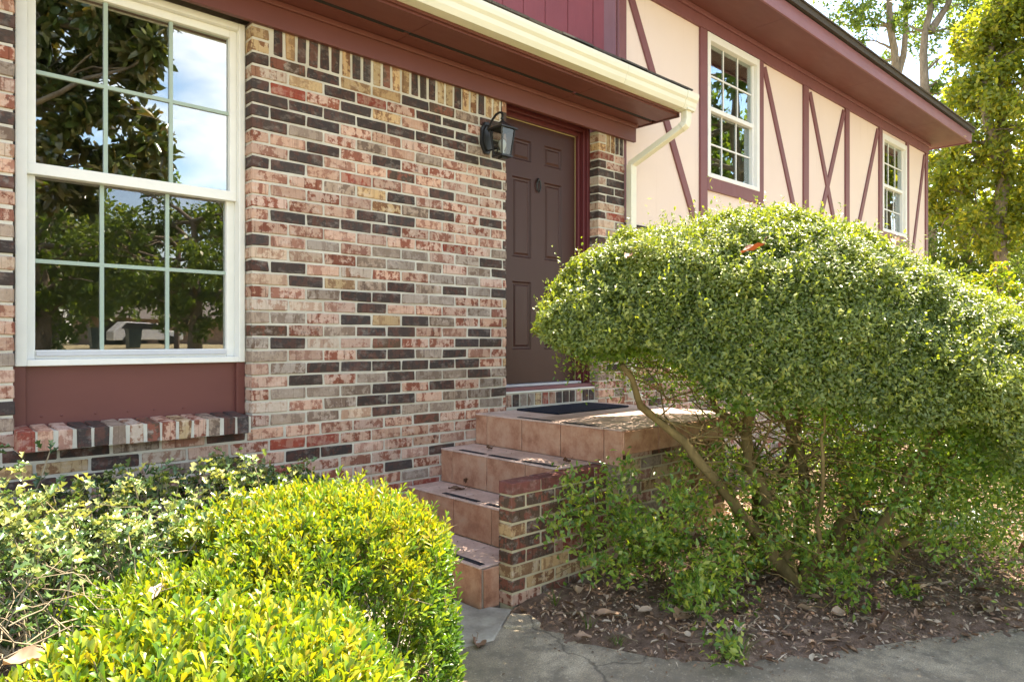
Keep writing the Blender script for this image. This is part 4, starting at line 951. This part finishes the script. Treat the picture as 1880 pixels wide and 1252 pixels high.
# ================================================================== TREES
def tree(name, label, base, trunk_pts, rt, clusters, nleaf, ls, mat, cat='tree', group=None, kind='diamond', spread=.5, updir=.3, bare=0):
    t = empty(name, (base[0], base[1], base[2]), label=label, cat=cat, group=group)
    mb = MB(); paths = []
    for tp in trunk_pts:
        P_ = []
        for p, q in zip(tp[:-1], tp[1:]): P_ += wiggle(p, q, 5, .04)[(1 if P_ else 0):]
        m_ = len(P_); r0 = rt if tp is trunk_pts[0] else rt * .75
        mb.tube(P_, [r0 * (1 - .7 * i / (m_ - 1)) for i in range(m_)], 9, False); paths += P_[m_ // 4:]
    paths = np.array(paths)
    for (c_, rr) in clusters:
        c_ = np.array(c_); d = np.linalg.norm(paths - c_, axis=1) + 1.5 * np.maximum(0, paths[:, 2] - c_[2]); s_ = paths[int(np.argmin(d + .4 * rr * NP.random(len(d))))]
        mb.tube(wiggle(s_, c_, 7, .07), [max(.008, rt * .32 * (1 - .8 * i / 6)) for i in range(7)], 6, False)
        for _ in range(4): mb.tube(wiggle(s_ + (c_ - s_) * NP.uniform(.5, 1), c_ + NP.normal(size=3) * rr * .42, 5, .1), [max(.006, rt * .10 * (1 - .15 * i)) for i in range(5)], 5, False)
    mb.go('trunk', 'bark_tree', t, smooth=True)
    wts = np.array([rr ** 2 for _, rr in clusters]); wts /= wts.sum(); cnt = (wts * nleaf).astype(int); PP = []; RN = []
    for (c_, rr), k in zip(clusters, cnt):
        sub = max(3, int(k / 45)); cen = np.array(c_) + rdir(sub) * (NP.random((sub, 1)) ** .45) * rr * np.array([1, 1, .8])
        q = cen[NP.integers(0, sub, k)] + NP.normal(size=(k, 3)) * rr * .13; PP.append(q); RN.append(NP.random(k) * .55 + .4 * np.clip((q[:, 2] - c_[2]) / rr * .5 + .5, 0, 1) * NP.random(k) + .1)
    P_ = np.concatenate(PP); m_ = len(P_)
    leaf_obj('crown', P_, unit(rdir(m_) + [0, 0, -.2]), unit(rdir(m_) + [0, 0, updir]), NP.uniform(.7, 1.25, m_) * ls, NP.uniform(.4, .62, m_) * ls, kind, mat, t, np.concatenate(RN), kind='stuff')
    return t
def at(px, py, t):
    u = (px - 940) / 1300.; return np.array([(_fx + u * _fy) * t, (_fy - u * _fx) * t, 1.34 - (py - 626) / 1300. * t])
def cl_list(spec): return [(tuple(at(px, py, t)), r_) for px, py, t, r_ in spec]
def G0(px, t): p = at(px, 626, t); return (p[0], p[1], -.1)
# two tall thin trees beyond the roof
tree('tall_tree', 'tall thin tree with a forked grey trunk rising just above the roof edge', G0(1650, 24), [[G0(1650, 24), tuple(at(1645, 128, 24)), tuple(at(1632, -20, 24)), tuple(at(1615, -150, 24))], [tuple(at(1648, 140, 24)), tuple(at(1660, 90, 24)), tuple(at(1668, -40, 24)), tuple(at(1690, -150, 24))]], .17,
     cl_list([(1560, 20, 24, 1.2), (1520, -60, 24, 1.4), (1600, -90, 24, 1.5), (1700, -80, 24, 1.3), (1590, 70, 24, .8), (1680, 60, 24, .8), (1500, 40, 25, .9), (1620, 30, 24.5, .7), (1740, -20, 24, 1.0), (1560, -150, 24, 1.5), (1660, -170, 24, 1.6), (1690, 190, 24.5, .9), (1610, 120, 25, .7)]), 9000, .16, 'leaf_tree_green', group='trees behind the house')
tree('tall_tree', 'second tall tree with thick straight trunk, nearer the roof corner', G0(1700, 20), [[G0(1698, 20), tuple(at(1698, 170, 20)), tuple(at(1708, 20, 20)), tuple(at(1715, -120, 20))], [tuple(at(1706, 60, 20)), tuple(at(1740, 10, 20)), tuple(at(1765, -60, 20))]], .16,
     cl_list([(1740, 20, 20, .9), (1790, -30, 20, 1.2), (1680, -40, 20, 1.0), (1735, 100, 20, .7), (1745, 170, 20.5, .8), (1700, -130, 20, 1.5), (1780, 60, 20.5, .9), (1660, 40, 20, .5), (1760, 230, 20.5, .8), (1820, -100, 20, 1.4), (1720, 150, 20, .4)]), 9000, .14, 'leaf_tree_green', group='trees behind the house')
tree('yellowing_tree', 'dense yellow-green leafy tree filling the view beyond the house corner', G0(1850, 15), [[G0(1850, 15), tuple(at(1845, 300, 15)), tuple(at(1850, 0, 15))], [tuple(at(1846, 350, 15)), tuple(at(1800, 180, 15)), tuple(at(1830, 60, 15))]], .18,
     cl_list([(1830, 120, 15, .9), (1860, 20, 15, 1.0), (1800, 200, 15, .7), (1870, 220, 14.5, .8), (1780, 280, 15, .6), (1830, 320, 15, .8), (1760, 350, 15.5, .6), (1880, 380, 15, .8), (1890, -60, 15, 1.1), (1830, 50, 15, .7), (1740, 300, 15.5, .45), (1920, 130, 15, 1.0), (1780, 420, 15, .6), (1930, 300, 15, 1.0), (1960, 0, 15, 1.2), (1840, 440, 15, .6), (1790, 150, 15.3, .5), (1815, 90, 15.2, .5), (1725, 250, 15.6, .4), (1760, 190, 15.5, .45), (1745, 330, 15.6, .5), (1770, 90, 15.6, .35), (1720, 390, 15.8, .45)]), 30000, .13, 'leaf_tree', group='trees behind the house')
tree('understory_tree', 'darker green understory tree low beside the house corner', G0(1760, 17), [[G0(1765, 17), tuple(at(1770, 440, 17)), tuple(at(1760, 330, 17))]], .16,
     cl_list([(1730, 330, 17, .7), (1745, 400, 17, .7), (1800, 400, 17.5, .9), (1730, 460, 17, .6), (1850, 440, 17.5, .9), (1780, 480, 17, .7), (1700, 420, 18, .6), (1880, 500, 18, 1.0), (1720, 270, 17.5, .5), (1830, 520, 17, .8), (1740, 520, 17, .8), (1690, 490, 18, .7)]), 17000, .10, 'leaf_tree_green', group='trees behind the house')
mass = cl_list([(x, y, 34, 2.4) for x in range(1660, 2350, 75) for y in (350, 450, 560)] + [(1750 + 60 * i, 250, 36, 2.2) for i in range(5)])
wd_ = tree('woodland', 'pale far edge of woodland beyond the other trees', G0(1850, 34), [[G0(1850, 34), tuple(at(1850, 300, 34))]], .3, mass, 16000, .24, 'leaf_tree'); wd_['kind'] = 'stuff'
def mir(px, py, t): p_ = at(px, py, t); return (p_[0], 7.72 - p_[1], p_[2])
# the yard in front: seen mirrored in the panes and casting the dappled shade on the path
def ell(c, rad, k, r0): return [((c[0] + d[0] * rad[0], c[1] + d[1] * rad[1], c[2] + d[2] * rad[2]), r0 * NP.uniform(.75, 1.25)) for d in (rdir(k) * NP.uniform(.35, 1, (k, 1)) ** .5)]
tree('magnolia_tree', 'magnolia with large glossy leaves mirrored in the upper window pane', (.9, -3.1, -.1), [[(.9, -3.1, -.1), (1.0, -2.9, 2.4), (1.5, -2.4, 6.0)]], .15,
     [(mir(px, py, t), r_) for px, py, t, r_ in ((100, 10, 8.4, .5), (185, 50, 8.3, .5), (265, 30, 8.4, .5), (285, 95, 8.2, .36), (120, 120, 8.5, .5), (225, 115, 8.5, .42), (105, 215, 8.6, .45), (165, 195, 8.6, .4), (80, 290, 8.8, .4), (185, 290, 9.2, .4),
      (250, 230, 9.6, .45), (60, 120, 8.6, .5), (20, 50, 8.6, .6), (140, -60, 8.4, .6), (240, -60, 8.6, .6), (330, -80, 8.8, .5), (10, 260, 9, .5), (280, 290, 10, .4), (130, 350, 9.6, .45))], 7500, .19, 'leaf_magnolia', kind='broad', updir=.8)
tree('shade_tree', 'front-yard shade tree mirrored in the upstairs panes', (11.0, -3.2, -.1), [[(11.0, -3.2, -.1), (11, -3.1, 4), (11.1, -3, 9)]], .24, ell((10.4, -1.7, 8.2), (3.0, 2.4, 2.2), 44, 1.0), 11000, .11, 'leaf_tree_green', group='trees in the front yard')
tree('shade_tree', 'full-crowned yard tree mirrored in the nearer upstairs window', (18.5, -2.6, 0), [[(18.5, -2.6, -.1), (18.5, -2.6, 5), (18.5, -2.6, 10)]], .25, ell((18.3, -2.6, 8), (3, 3, 3), 34, 1.0), 12000, .27, 'leaf_tree_green', group='trees in the front yard')
tree('shade_tree', 'yellowing yard tree mirrored in the farther upstairs window', (21.5, .4, 0), [[(21.5, .4, -.1), (21.5, .4, 4), (21.5, .4, 8)]], .2, ell((21.3, .4, 5.6), (2, 2, 2.3), 26, .8), 8000, .2, 'leaf_tree', group='trees in the front yard')
tree('shade_tree', 'broad yard tree farther along the street side', (21, -9, 0), [[(21, -9, -.1), (21, -9, 5), (21, -9, 11)]], .3, ell((21, -9, 8), (4.5, 4.5, 4), 30, 1.3), 14000, .2, 'leaf_tree_green', group='trees in the front yard')
tree('shade_tree', 'round-crowned tree mirrored beside the clouds', (9.2, -18.5, .2), [[(9.2, -18.5, .1), (9.2, -18.5, 3), (9.1, -18.5, 5.6)]], .3, ell((8.6, -18.5, 4.6), (3.2, 3, 2.6), 30, 1.0), 13000, .22, 'leaf_tree_green', group='trees in the front yard')
tree('shade_tree', 'wide dark tree mirrored in the middle of the window', (5.0, -22, .4), [[(5, -22, .3), (5, -22, 4), (5, -22, 7)]], .35, ell((4.6, -22, 5.0), (4.0, 3, 3.4), 36, 1.2), 13000, .26, 'leaf_tree_green', group='trees in the front yard')
tree('shade_tree', 'dark tree mirrored behind the far bungalow', (11, -52, 1), [[(11, -52, 1), (11, -52, 8), (11, -52, 14)]], .4, ell((9.5, -52, 6.5), (8, 3, 5.5), 46, 2.4), 15000, .5, 'leaf_tree_green', group='trees in the front yard')
tree('shade_tree', 'tall dark tree mirrored behind the parked vehicle', (22, -68, 1), [[(22, -68, 1), (22, -68, 7), (22, -68, 12)]], .4, ell((22, -68, 6), (10, 3, 5), 40, 2.6), 10000, .5, 'leaf_tree_green', group='trees in the front yard')
# golden shrub behind the clipped bush
p = at(1835, 560, 8)
tree('golden_shrub', 'golden-leaved shrub behind the clipped bush, below the trees', (p[0], p[1], 0), [[(p[0], p[1], -.05), (p[0], p[1], .9), (p[0] + .1, p[1], 1.5)]], .04,
     [(tuple(at(px, py, t)), r_) for px, py, t, r_ in ((1790, 525, 8.2, .22), (1830, 520, 8, .25), (1875, 545, 8, .25), (1840, 580, 7.8, .3), (1790, 570, 8.2, .28), (1900, 600, 7.8, .35), (1850, 650, 7.8, .4), (1930, 560, 8, .35), (1800, 640, 8, .4), (1880, 720, 7.8, .4))], 7500, .06, 'leaf_hedge', cat='shrub', kind='diamond', updir=.6)

# ================================================================== SMALL THINGS
# wall lantern beside the door
lan = empty('wall_lantern', (3.27, 3.72, 2.55), label='black coach lantern with curved arm on the brick wall by the door', cat='lantern')
LX, LY = 3.262, 3.545
hexa = [(LX - .055, 2.70), (LX - .055, 2.81), (LX - .02, 2.862), (LX + .02, 2.862), (LX + .055, 2.81), (LX + .055, 2.70), (LX + .02, 2.640), (LX - .02, 2.640)]
MB().prism(hexa, 'y', 3.698, 3.7175).prism([((x - LX) * .72 + LX, (z - 2.75) * .8 + 2.75) for x, z in hexa], 'y', 3.684, 3.698).go('back_plate', 'black_metal', lan, bevel=.004)
pth = [(LX, 3.69, 2.79), (LX, 3.675, 2.83), (LX, 3.645, 2.868), (LX, 3.61, 2.893), (LX, 3.575, 2.90), (LX, 3.55, 2.892), (LX, 3.538, 2.872), (LX, 3.545, 2.853), (LX, 3.56, 2.853)]
MB().tube(pth, [.0085] * 6 + [.0075, .006, .005], 8).tube([(LX, LY, 2.893), (LX, LY, 2.835)], .006, 6).go('arm', 'black_metal', lan, smooth=True)
rb = MB(); tw_, bw2 = .060, .040; zt, zb = 2.775, 2.600
rb.add([(LX - tw_ - .016, LY - tw_ - .016, zt), (LX + tw_ + .016, LY - tw_ - .016, zt), (LX + tw_ + .016, LY + tw_ + .016, zt), (LX - tw_ - .016, LY + tw_ + .016, zt),
        (LX - tw_ - .016, LY - tw_ - .016, zt + .008), (LX + tw_ + .016, LY - tw_ - .016, zt + .008), (LX + tw_ + .016, LY + tw_ + .016, zt + .008), (LX - tw_ - .016, LY + tw_ + .016, zt + .008),
        (LX - .022, LY - .022, zt + .042), (LX + .022, LY - .022, zt + .042), (LX + .022, LY + .022, zt + .042), (LX - .022, LY + .022, zt + .042), (LX, LY, zt + .075)],
       [(3, 2, 1, 0)] + [(i, (i + 1) % 4, 4 + (i + 1) % 4, 4 + i) for i in range(4)] + [(4 + i, 4 + (i + 1) % 4, 8 + (i + 1) % 4, 8 + i) for i in range(4)] + [(8 + i, 8 + (i + 1) % 4, 12) for i in range(4)])
rb.go('lantern_roof', 'black_metal', lan)
MB().lathe([(0, 0), (.010, .003), (.012, .012), (.006, .022), (0, .03)], (LX, LY, zt + .068), 10).go('finial', 'black_metal', lan, smooth=True)
cg = MB()
cn = [(-1, -1), (1, -1), (1, 1), (-1, 1)]
for sx, sy in cn: cg.tube([(LX + sx * tw_, LY + sy * tw_, zt), (LX + sx * bw2, LY + sy * bw2, zb)], .0055, 5)
cg.box(LX - bw2 - .010, LX + bw2 + .010, LY - bw2 - .010, LY + bw2 + .010, zb - .012, zb).box(LX - .02, LX + .02, LY - .02, LY + .02, zb - .024, zb - .012)
cg.tube([(LX, 3.69, 2.66), (LX, 3.60, 2.66), (LX, LY + .05, 2.64)], .006, 6)
cg.go('cage', 'black_metal', lan)
for i in range(4):
    (a, b), (c_, d_) = cn[i], cn[(i + 1) % 4]; k = .97
    mk('pane', [(LX + a * tw_ * k, LY + b * tw_ * k, zt), (LX + c_ * tw_ * k, LY + d_ * tw_ * k, zt), (LX + c_ * bw2 * k, LY + d_ * bw2 * k, zb), (LX + a * bw2 * k, LY + b * bw2 * k, zb)], [(0, 1, 2, 3)], 'lantern_glass', lan)
MB().lathe([(.012, 0), (.012, .025), (.024, .05), (.028, .07), (.022, .09), (.008, .10), (0, .101)], (LX, LY, zb + .01), 12).go('bulb', 'bulb', lan, smooth=True)

# doormat
V, F = chamfer_box(3.505, 4.30, 3.262, 3.665, .8435, .856, .004)
dm = mk('doormat', V, F, 'mat_rubber', label='navy black rectangular doormat on the landing', cat='doormat')
dm.rotation_euler.z = R(.8)

# garden hose coil, planter and a dark base under the bush
hs = MB(); pth = []
for k in range(0, 5 * 28):
    t = 2 * math.pi * k / 28; rr = .30 + .030 * math.sin(k * .31) + .018 * (k // 28 % 3); pth.append((5.40 + rr * math.cos(t) * 1.15, 1.60 + rr * math.sin(t), .095 + .018 * (k / 28) + .008 * math.sin(k * .7)))
pth += [(5.9, 1.9, .08), (6.3, 2.4, .07)]
hs.tube(pth, .0125, 7).go('garden_hose', 'hose', smooth=True, label='coiled grey garden hose on the ground under the bush', cat='hose')
pt = at(1572, 858, 5.5)
MB().lathe([(.0, -.30), (.10, -.30), (.135, -.02), (.155, -.02), (.155, .03), (.14, .03), (.12, -.05), (0, -.06)], (pt[0], pt[1], .345), 20).go('plant_pot', 'terracotta', smooth=False, label='terracotta pot half hidden behind the bush stems', cat='pot')
pb = at(1585, 947, 4.6)
MB().lathe([(0, -.14), (.10, -.14), (.11, -.02), (.125, -.01), (.125, .015), (.09, .02), (.08, -.03), (0, -.04)], (pb[0], pb[1], .20), 16).go('nursery_tub', 'dark_plastic', label='small dark blue tub half hidden under the bush', cat='tub')

# fallen leaves one can pick out
def dead_leaf(x, y, z, ln, wd, yaw, pitch, roll, val, label, curl=.9):
    ln, wd = ln * 1.15, wd * 1.15; k = np.linspace(0, 1, 7); V = []; rows_ = 5
    for t in k:
        ww = wd * math.sin(math.pi * min(.98, t * .93 + .03)) ** .75
        for s_ in np.linspace(-1, 1, rows_):
            V.append((t * ln - ln / 2, s_ * ww / 2, curl * (abs(s_) ** 1.6 * ww * .42 + .10 * ln * (t - .5) ** 2 * 2) + .006 * math.sin(9 * t + 4 * s_)))
    F = [(i * rows_ + j, i * rows_ + j + 1, (i + 1) * rows_ + j + 1, (i + 1) * rows_ + j) for i in range(6) for j in range(rows_ - 1)]
    b = MB().add(V, F); b.tube([(ln / 2 - .003, 0, .02 * ln), (ln * .62, .004, .03), (ln * .72, .012, .028)], .0014, 4)
    M = Matrix.Translation((x, y, z + .002)) @ Matrix.Rotation(yaw, 4, 'Z') @ Matrix.Rotation(pitch, 4, 'Y') @ Matrix.Rotation(roll, 4, 'X')
    mn = min((M @ Vector(v)).z for v in b.V); V2 = [M @ Vector(v) for v in b.V]; V2 = [(v.x, v.y, v.z + (z + .003 - mn)) for v in V2]
    return mk('fallen_leaf', V2, b.F, 'leaf_rust' if 'rust' in label else 'leaf_dead', smooth=True, attrs={'rnd': np.full(len(V2), val)}, label=label, cat='leaf', group='fallen leaves')
def onz(px, py, z):
    u = (px - 940) / 1300.; t = (1.34 - z) * 1300 / (py - 626); return (_fx + u * _fy) * t, (_fy - u * _fx) * t
for (px, py, z, ln, wd, yaw, pi_, ro, val, lab) in (
    (875, 1185, .0, .085, .062, .9, .1, .45, .42, 'curled brown leaf alone on the concrete path by the steps'),
    (1112, 1124, .045, .12, .042, -.75, 0, .1, .62, 'long tan leaf lying on bare soil of the bed'),
    (1058, 1093, .04, .055, .052, .3, .9, 0, .88, 'round pale leaf standing on the soil near the brick side wall'),
    (1152, 1062, .06, .09, .07, .8, -.6, .4, .70, 'cupped brown leaf leaning against the low shoots'),
    (1250, 1130, .05, .13, .075, .2, .15, .3, .55, 'big brown leaf below the low shoots in the bed'),
    (1205, 998, .19, .15, .045, -.6, .05, .2, .72, 'tan leaf caught in the low green shoots'),
    (1355, 1150, .05, .11, .05, .5, .1, .3, .95, 'pale grey leaf near the bed edge by the grass tuft'),
    (1070, 1172, .02, .07, .028, -.9, 0, .2, .60, 'small orange-brown leaf on the edge of path and bed'),
    (1480, 1118, .05, .10, .05, 1.2, .3, .2, .8, 'tan leaf at the foot of the bush stems'),
    (1540, 1120, .05, .10, .05, -.3, .2, .5, .75, 'folded tan leaf right of the bush stems'),
    (1810, 1110, .05, .15, .05, .35, .1, .2, .85, 'long pale leaf at the far right of the bed'),
    (1290, 1108, .05, .08, .05, .2, .2, .2, .95, 'bleached leaf in the sun beneath the bush'),
    (960, 1122, .012, .05, .036, .4, .3, .3, .35, 'small red-brown leaf at the corner of the brick side wall'),
    (898, 826, .635, .05, .026, .1, .3, .4, .12, 'small dark curled leaf on the upper tread'),
    (1040, 850, .635, .07, .03, .2, .2, .5, .15, 'dark withered leaf on the upper tread by the side wall'),
    (838, 900, .42, .09, .028, -.5, .1, .3, .16, 'dark brown leaf lying on the middle tread'),
    (855, 893, .42, .06, .034, .8, .8, .2, .18, 'dark leaf standing up on the middle tread'),
    (1383, 471, 2.02, .10, .045, -.7, .1, .1, .34, 'bright rust-orange leaf lying on top of the clipped bush'),
    (1155, 481, 1.80, .06, .035, .2, .1, .1, .3, 'brown leaf on the left shoulder of the clipped bush'),
    (1640, 455, 1.86, .07, .04, .5, .1, .1, .3, 'brown leaf on the right shoulder of the clipped bush'),
    (130, 955, .62, .12, .06, .4, .3, .3, .45, 'big brown leaf caught among the holly twigs'),
    (55, 1222, .63, .085, .045, -.3, .1, .2, .5, 'pale tan leaf lying on the hedge top at the lower left'),
    (285, 1100, .60, .06, .03, .6, -.4, .2, .9, 'whitish leaf sticking out of the hedge hollow')):
    if z > 1.5:                                          # on the dome: march along the ray to where it meets the dome
        for t in np.arange(2.6, 4.6, .01):
            q = at(px, py, t); rel = q[:2] - BC; aa, bb = rel @ RT, rel @ FW; hw = bw_half(np.array([aa]))[0]
            if abs(bb) < hw:
                s_ = math.sqrt(1 - (bb / hw) ** 2); zr_ = np.interp(aa, low_a, low_z) + .12
                if q[2] < zr_ + (np.interp(aa, prof_a, prof_z) - zr_) * s_ ** .62 + .05: break
        dead_leaf(q[0], q[1], q[2] + .01, ln, wd, yaw, -.35, ro, val, lab); continue
    x, y = onz(px, py, z); dead_leaf(x, y, (bedz(x, y) if (z < .2 and cdist(x, y) > 0) else z) if z < .15 else z, ln, wd, yaw, pi_, ro, val, lab)
# litter
def litter(name, n_, x0, x1, y0, y1, l0, shape, lab, curl):
    x = NP.uniform(x0, x1, n_); y = NP.uniform(y0, y1, n_); cdv = np.array([cdist(a, b) for a, b in zip(x, y)])
    ok = (cdv > NP.exponential(.07, n_) - .09) & ~((x < 4.5) & (y > 2.5)); x, y = x[ok], y[ok]
    P = np.stack([x, y, np.array([max(bedz(a, b), .0) for a, b in zip(x, y)]) + NP.random(len(x)) * .016 + .003], 1); n_ = len(P)
    leaf_obj(name, P, unit(rdir(n_) * np.array([1, 1, .45])), unit(rdir(n_) * .7 + [0, 0, 1]), NP.gamma(2.2, l0, n_) + l0 * .8, NP.gamma(2.2, l0 * .42, n_) + l0 * .4, shape, 'leaf_dead', None, NP.random(n_) ** .9, curl=curl, kind='stuff', label=lab)
litter('leaf_litter', 3600, 2.4, 6.5, -.4, 3.0, .015, 'broad', 'brown leaf litter covering the bed', 2.2)
litter('mulch_chips', 26000, 2.4, 6.5, -.4, 3.0, .0075, 'diamond', 'fine brown bark chips and leaf crumbs covering the bed', 3.0)
tw = MB()
for k in range(260):
    x, y = NP.uniform(2.5, 5.8), NP.uniform(.3, 2.5)
    if cdist(x, y) < .03: continue
    a = NP.random() * 6.28; l_ = NP.uniform(.04, .16); z = bedz(x, y) + .012; tw.tube(wiggle((x, y, z), (x + l_ * math.cos(a), y + l_ * math.sin(a), z + NP.uniform(0, .02)), 4, .08), .0022, 4, False)
tw.go('fallen_twigs', 'bark_pale', kind='stuff', label='thin dry twigs scattered over the bed')
n_ = 1500; u = NP.random(n_)
x = NP.uniform(1.6, 3.6, n_); y = NP.uniform(.7, 2.6, n_); ok = np.array([-NP.exponential(.14) < cdist(a, b) < -.01 for a, b in zip(x, y)]); P = np.stack([x[ok], y[ok], np.full(ok.sum(), .004)], 1); n_ = len(P)
P = np.concatenate([P, np.stack([NP.uniform(2.36, 3.1, 60), NP.uniform(2.7, 3.6, 60), np.zeros(60)], 1)])
for i in range(n_, len(P)): P[i, 2] = (SZ[0] if P[i, 0] < 2.6 else SZ[1] if P[i, 0] < 2.86 else SZ[2]) + .003
n_ = len(P)
leaf_obj('litter_crumbs', P, unit(rdir(n_) * np.array([1, 1, .1])), unit(rdir(n_) * .3 + [0, 0, 1]), NP.uniform(.006, .02, n_), NP.uniform(.004, .009, n_), 'broad', 'leaf_dead', None, NP.random(n_) * .5, kind='stuff', label='crumbs of dead leaf on the path and treads')
# grass tufts and weeds
def tuft(px, py, n_, h, label, spread=.05):
    x, y = onz(px, py, .02); t = empty('grass_tuft', (x, y, .01), label=label, cat='grass', group='grass tufts at the bed edge')
    a = NP.random(n_) * 6.28; rr = NP.random(n_) * spread; P = np.stack([x + rr * np.cos(a), y + rr * np.sin(a), np.full(n_, .015)], 1)
    V = []; F = []; RN = []
    for i in range(n_):
        d = np.array([math.cos(a[i]), math.sin(a[i]), 0]); s_ = np.array([-d[1], d[0], 0]); l_ = h * NP.uniform(.5, 1.15); ln_ = NP.uniform(.3, 1.0); b0 = len(V)
        for k in range(5):
            t_ = k / 4; c_ = P[i] + d * l_ * ln_ * t_ ** 1.6 + np.array([0, 0, l_ * (t_ - .45 * ln_ * t_ ** 2.4)]); w_ = .0028 * (1 - t_ * .95); V += [c_ + s_ * w_, c_ - s_ * w_]
        F += [(b0 + 2 * k, b0 + 2 * k + 1, b0 + 2 * k + 3, b0 + 2 * k + 2) for k in range(4)]; RN += [NP.random()] * 10
    mk('blades', V, F, 'leaf_grass', t, attrs={'rnd': np.array(RN)}, kind='stuff')
tuft(1020, 1108, 16, .10, 'thin grass tuft by the end of the brick side wall', .02)
tuft(1080, 1150, 14, .08, 'sparse grass sprig on bare soil beside the path')
tuft(1345, 1200, 85, .12, 'fullest green grass tuft at the bed edge', .07)
tuft(1135, 1180, 14, .06, 'small yellowish grass sprig at the curve of the path edge', .03)
tuft(1560, 1085, 26, .09, 'grass sprigs right of the bush foot', .08)
tuft(1750, 1070, 34, .09, 'low grass in front of the hose', .15)

# ================================================================== ACROSS THE STREET (mirrored in the picture window)
rd = MB(); rd.box(-120, 160, -31, -25, .30, .62); 
V = []; F = []
for i, x in enumerate(np.linspace(-120, 160, 29)):
    for y in np.linspace(-31, -24, 8): V.append((x, y, gz(x, y) + .012 + .02))
F = [(i * 8 + j, i * 8 + j + 1, (i + 1) * 8 + j + 1, (i + 1) * 8 + j) for i in range(28) for j in range(7)]
mk('road', V, F, 'asphalt', kind='structure')
fh = empty('bungalow', (19, -58, 1.0), label='low brown-roofed bungalow across the street, seen mirrored in the window', cat='building')
box('wall', 'far_brick', fh, 14.5, 27, -63, -57, .9, 3.4)
MB().prism([(-56.3, 3.35), (-60, 5.0), (-63.7, 3.35), (-60, 3.5)], 'x', 14, 27.6).go('roof', 'far_roof', fh)
box('garage_door', 'tyre', fh, 15.5, 18.7, -57.0, -56.95, 1.0, 3.1)
sv = empty('parked_suv', (15.9, -47.5, 1.06), label='white suv parked across the street, seen mirrored in the window', cat='car')
SXo, SYo, SZo = 13.6, -47.5, 1.07
prof = [(-.0, .35), (0, .95), (.15, 1.05), (1.15, 1.12), (1.75, 1.66), (3.9, 1.72), (4.45, 1.15), (4.6, 1.0), (4.6, .35)]
MB().prism([(SXo + 4.6 - a, SZo + z) for a, z in prof], 'y', SYo - .9, SYo + .9).go('body', 'car_white', sv, bevel=.05)
MB().prism([(SXo + 4.6 - a, SZo + z) for a, z in ((1.35, 1.15), (1.82, 1.6), (3.8, 1.64), (4.15, 1.2))], 'y', SYo - .905, SYo + .905).go('side_glass', 'tyre', sv)
for wx in (.9, 3.7):
    for wy in (-.82, .82):
        MB().tube([(SXo + 4.6 - wx, SYo + wy - .11, SZo + .34), (SXo + 4.6 - wx, SYo + wy + .11, SZo + .34)], .34, 16).go('wheel', 'tyre', sv)
box('grille', 'alu', sv, SXo + 4.6, SXo + 4.64, SYo - .6, SYo + .6, SZo + .55, SZo + .85)
MB().tube([(12.3, -30, .5), (12.38, -30, 7.3)], [.14, .11], 10).go('utility_pole', 'pole_wood', label='wooden utility pole across the street, mirrored in the window', cat='pole')
for (x, y, lab) in ((9.2, -32.0, 'dark wheelie bin left of its twin, mirrored in the window'), (10.9, -32.2, 'dark green wheelie bin nearer the suv, mirrored in the window')):
    t = empty('wheelie_bin', (x, y, .95), label=lab, cat='bin', group='wheelie bins across the street')
    MB().prism([(x - .25, .97), (x + .25, .97), (x + .32, 1.95), (x - .32, 1.95)], 'y', y - .3, y + .3).go('body', 'bin_green', t); box('lid', 'bin_green', t, x - .35, x + .35, y - .34, y + .34, 1.955, 2.02)
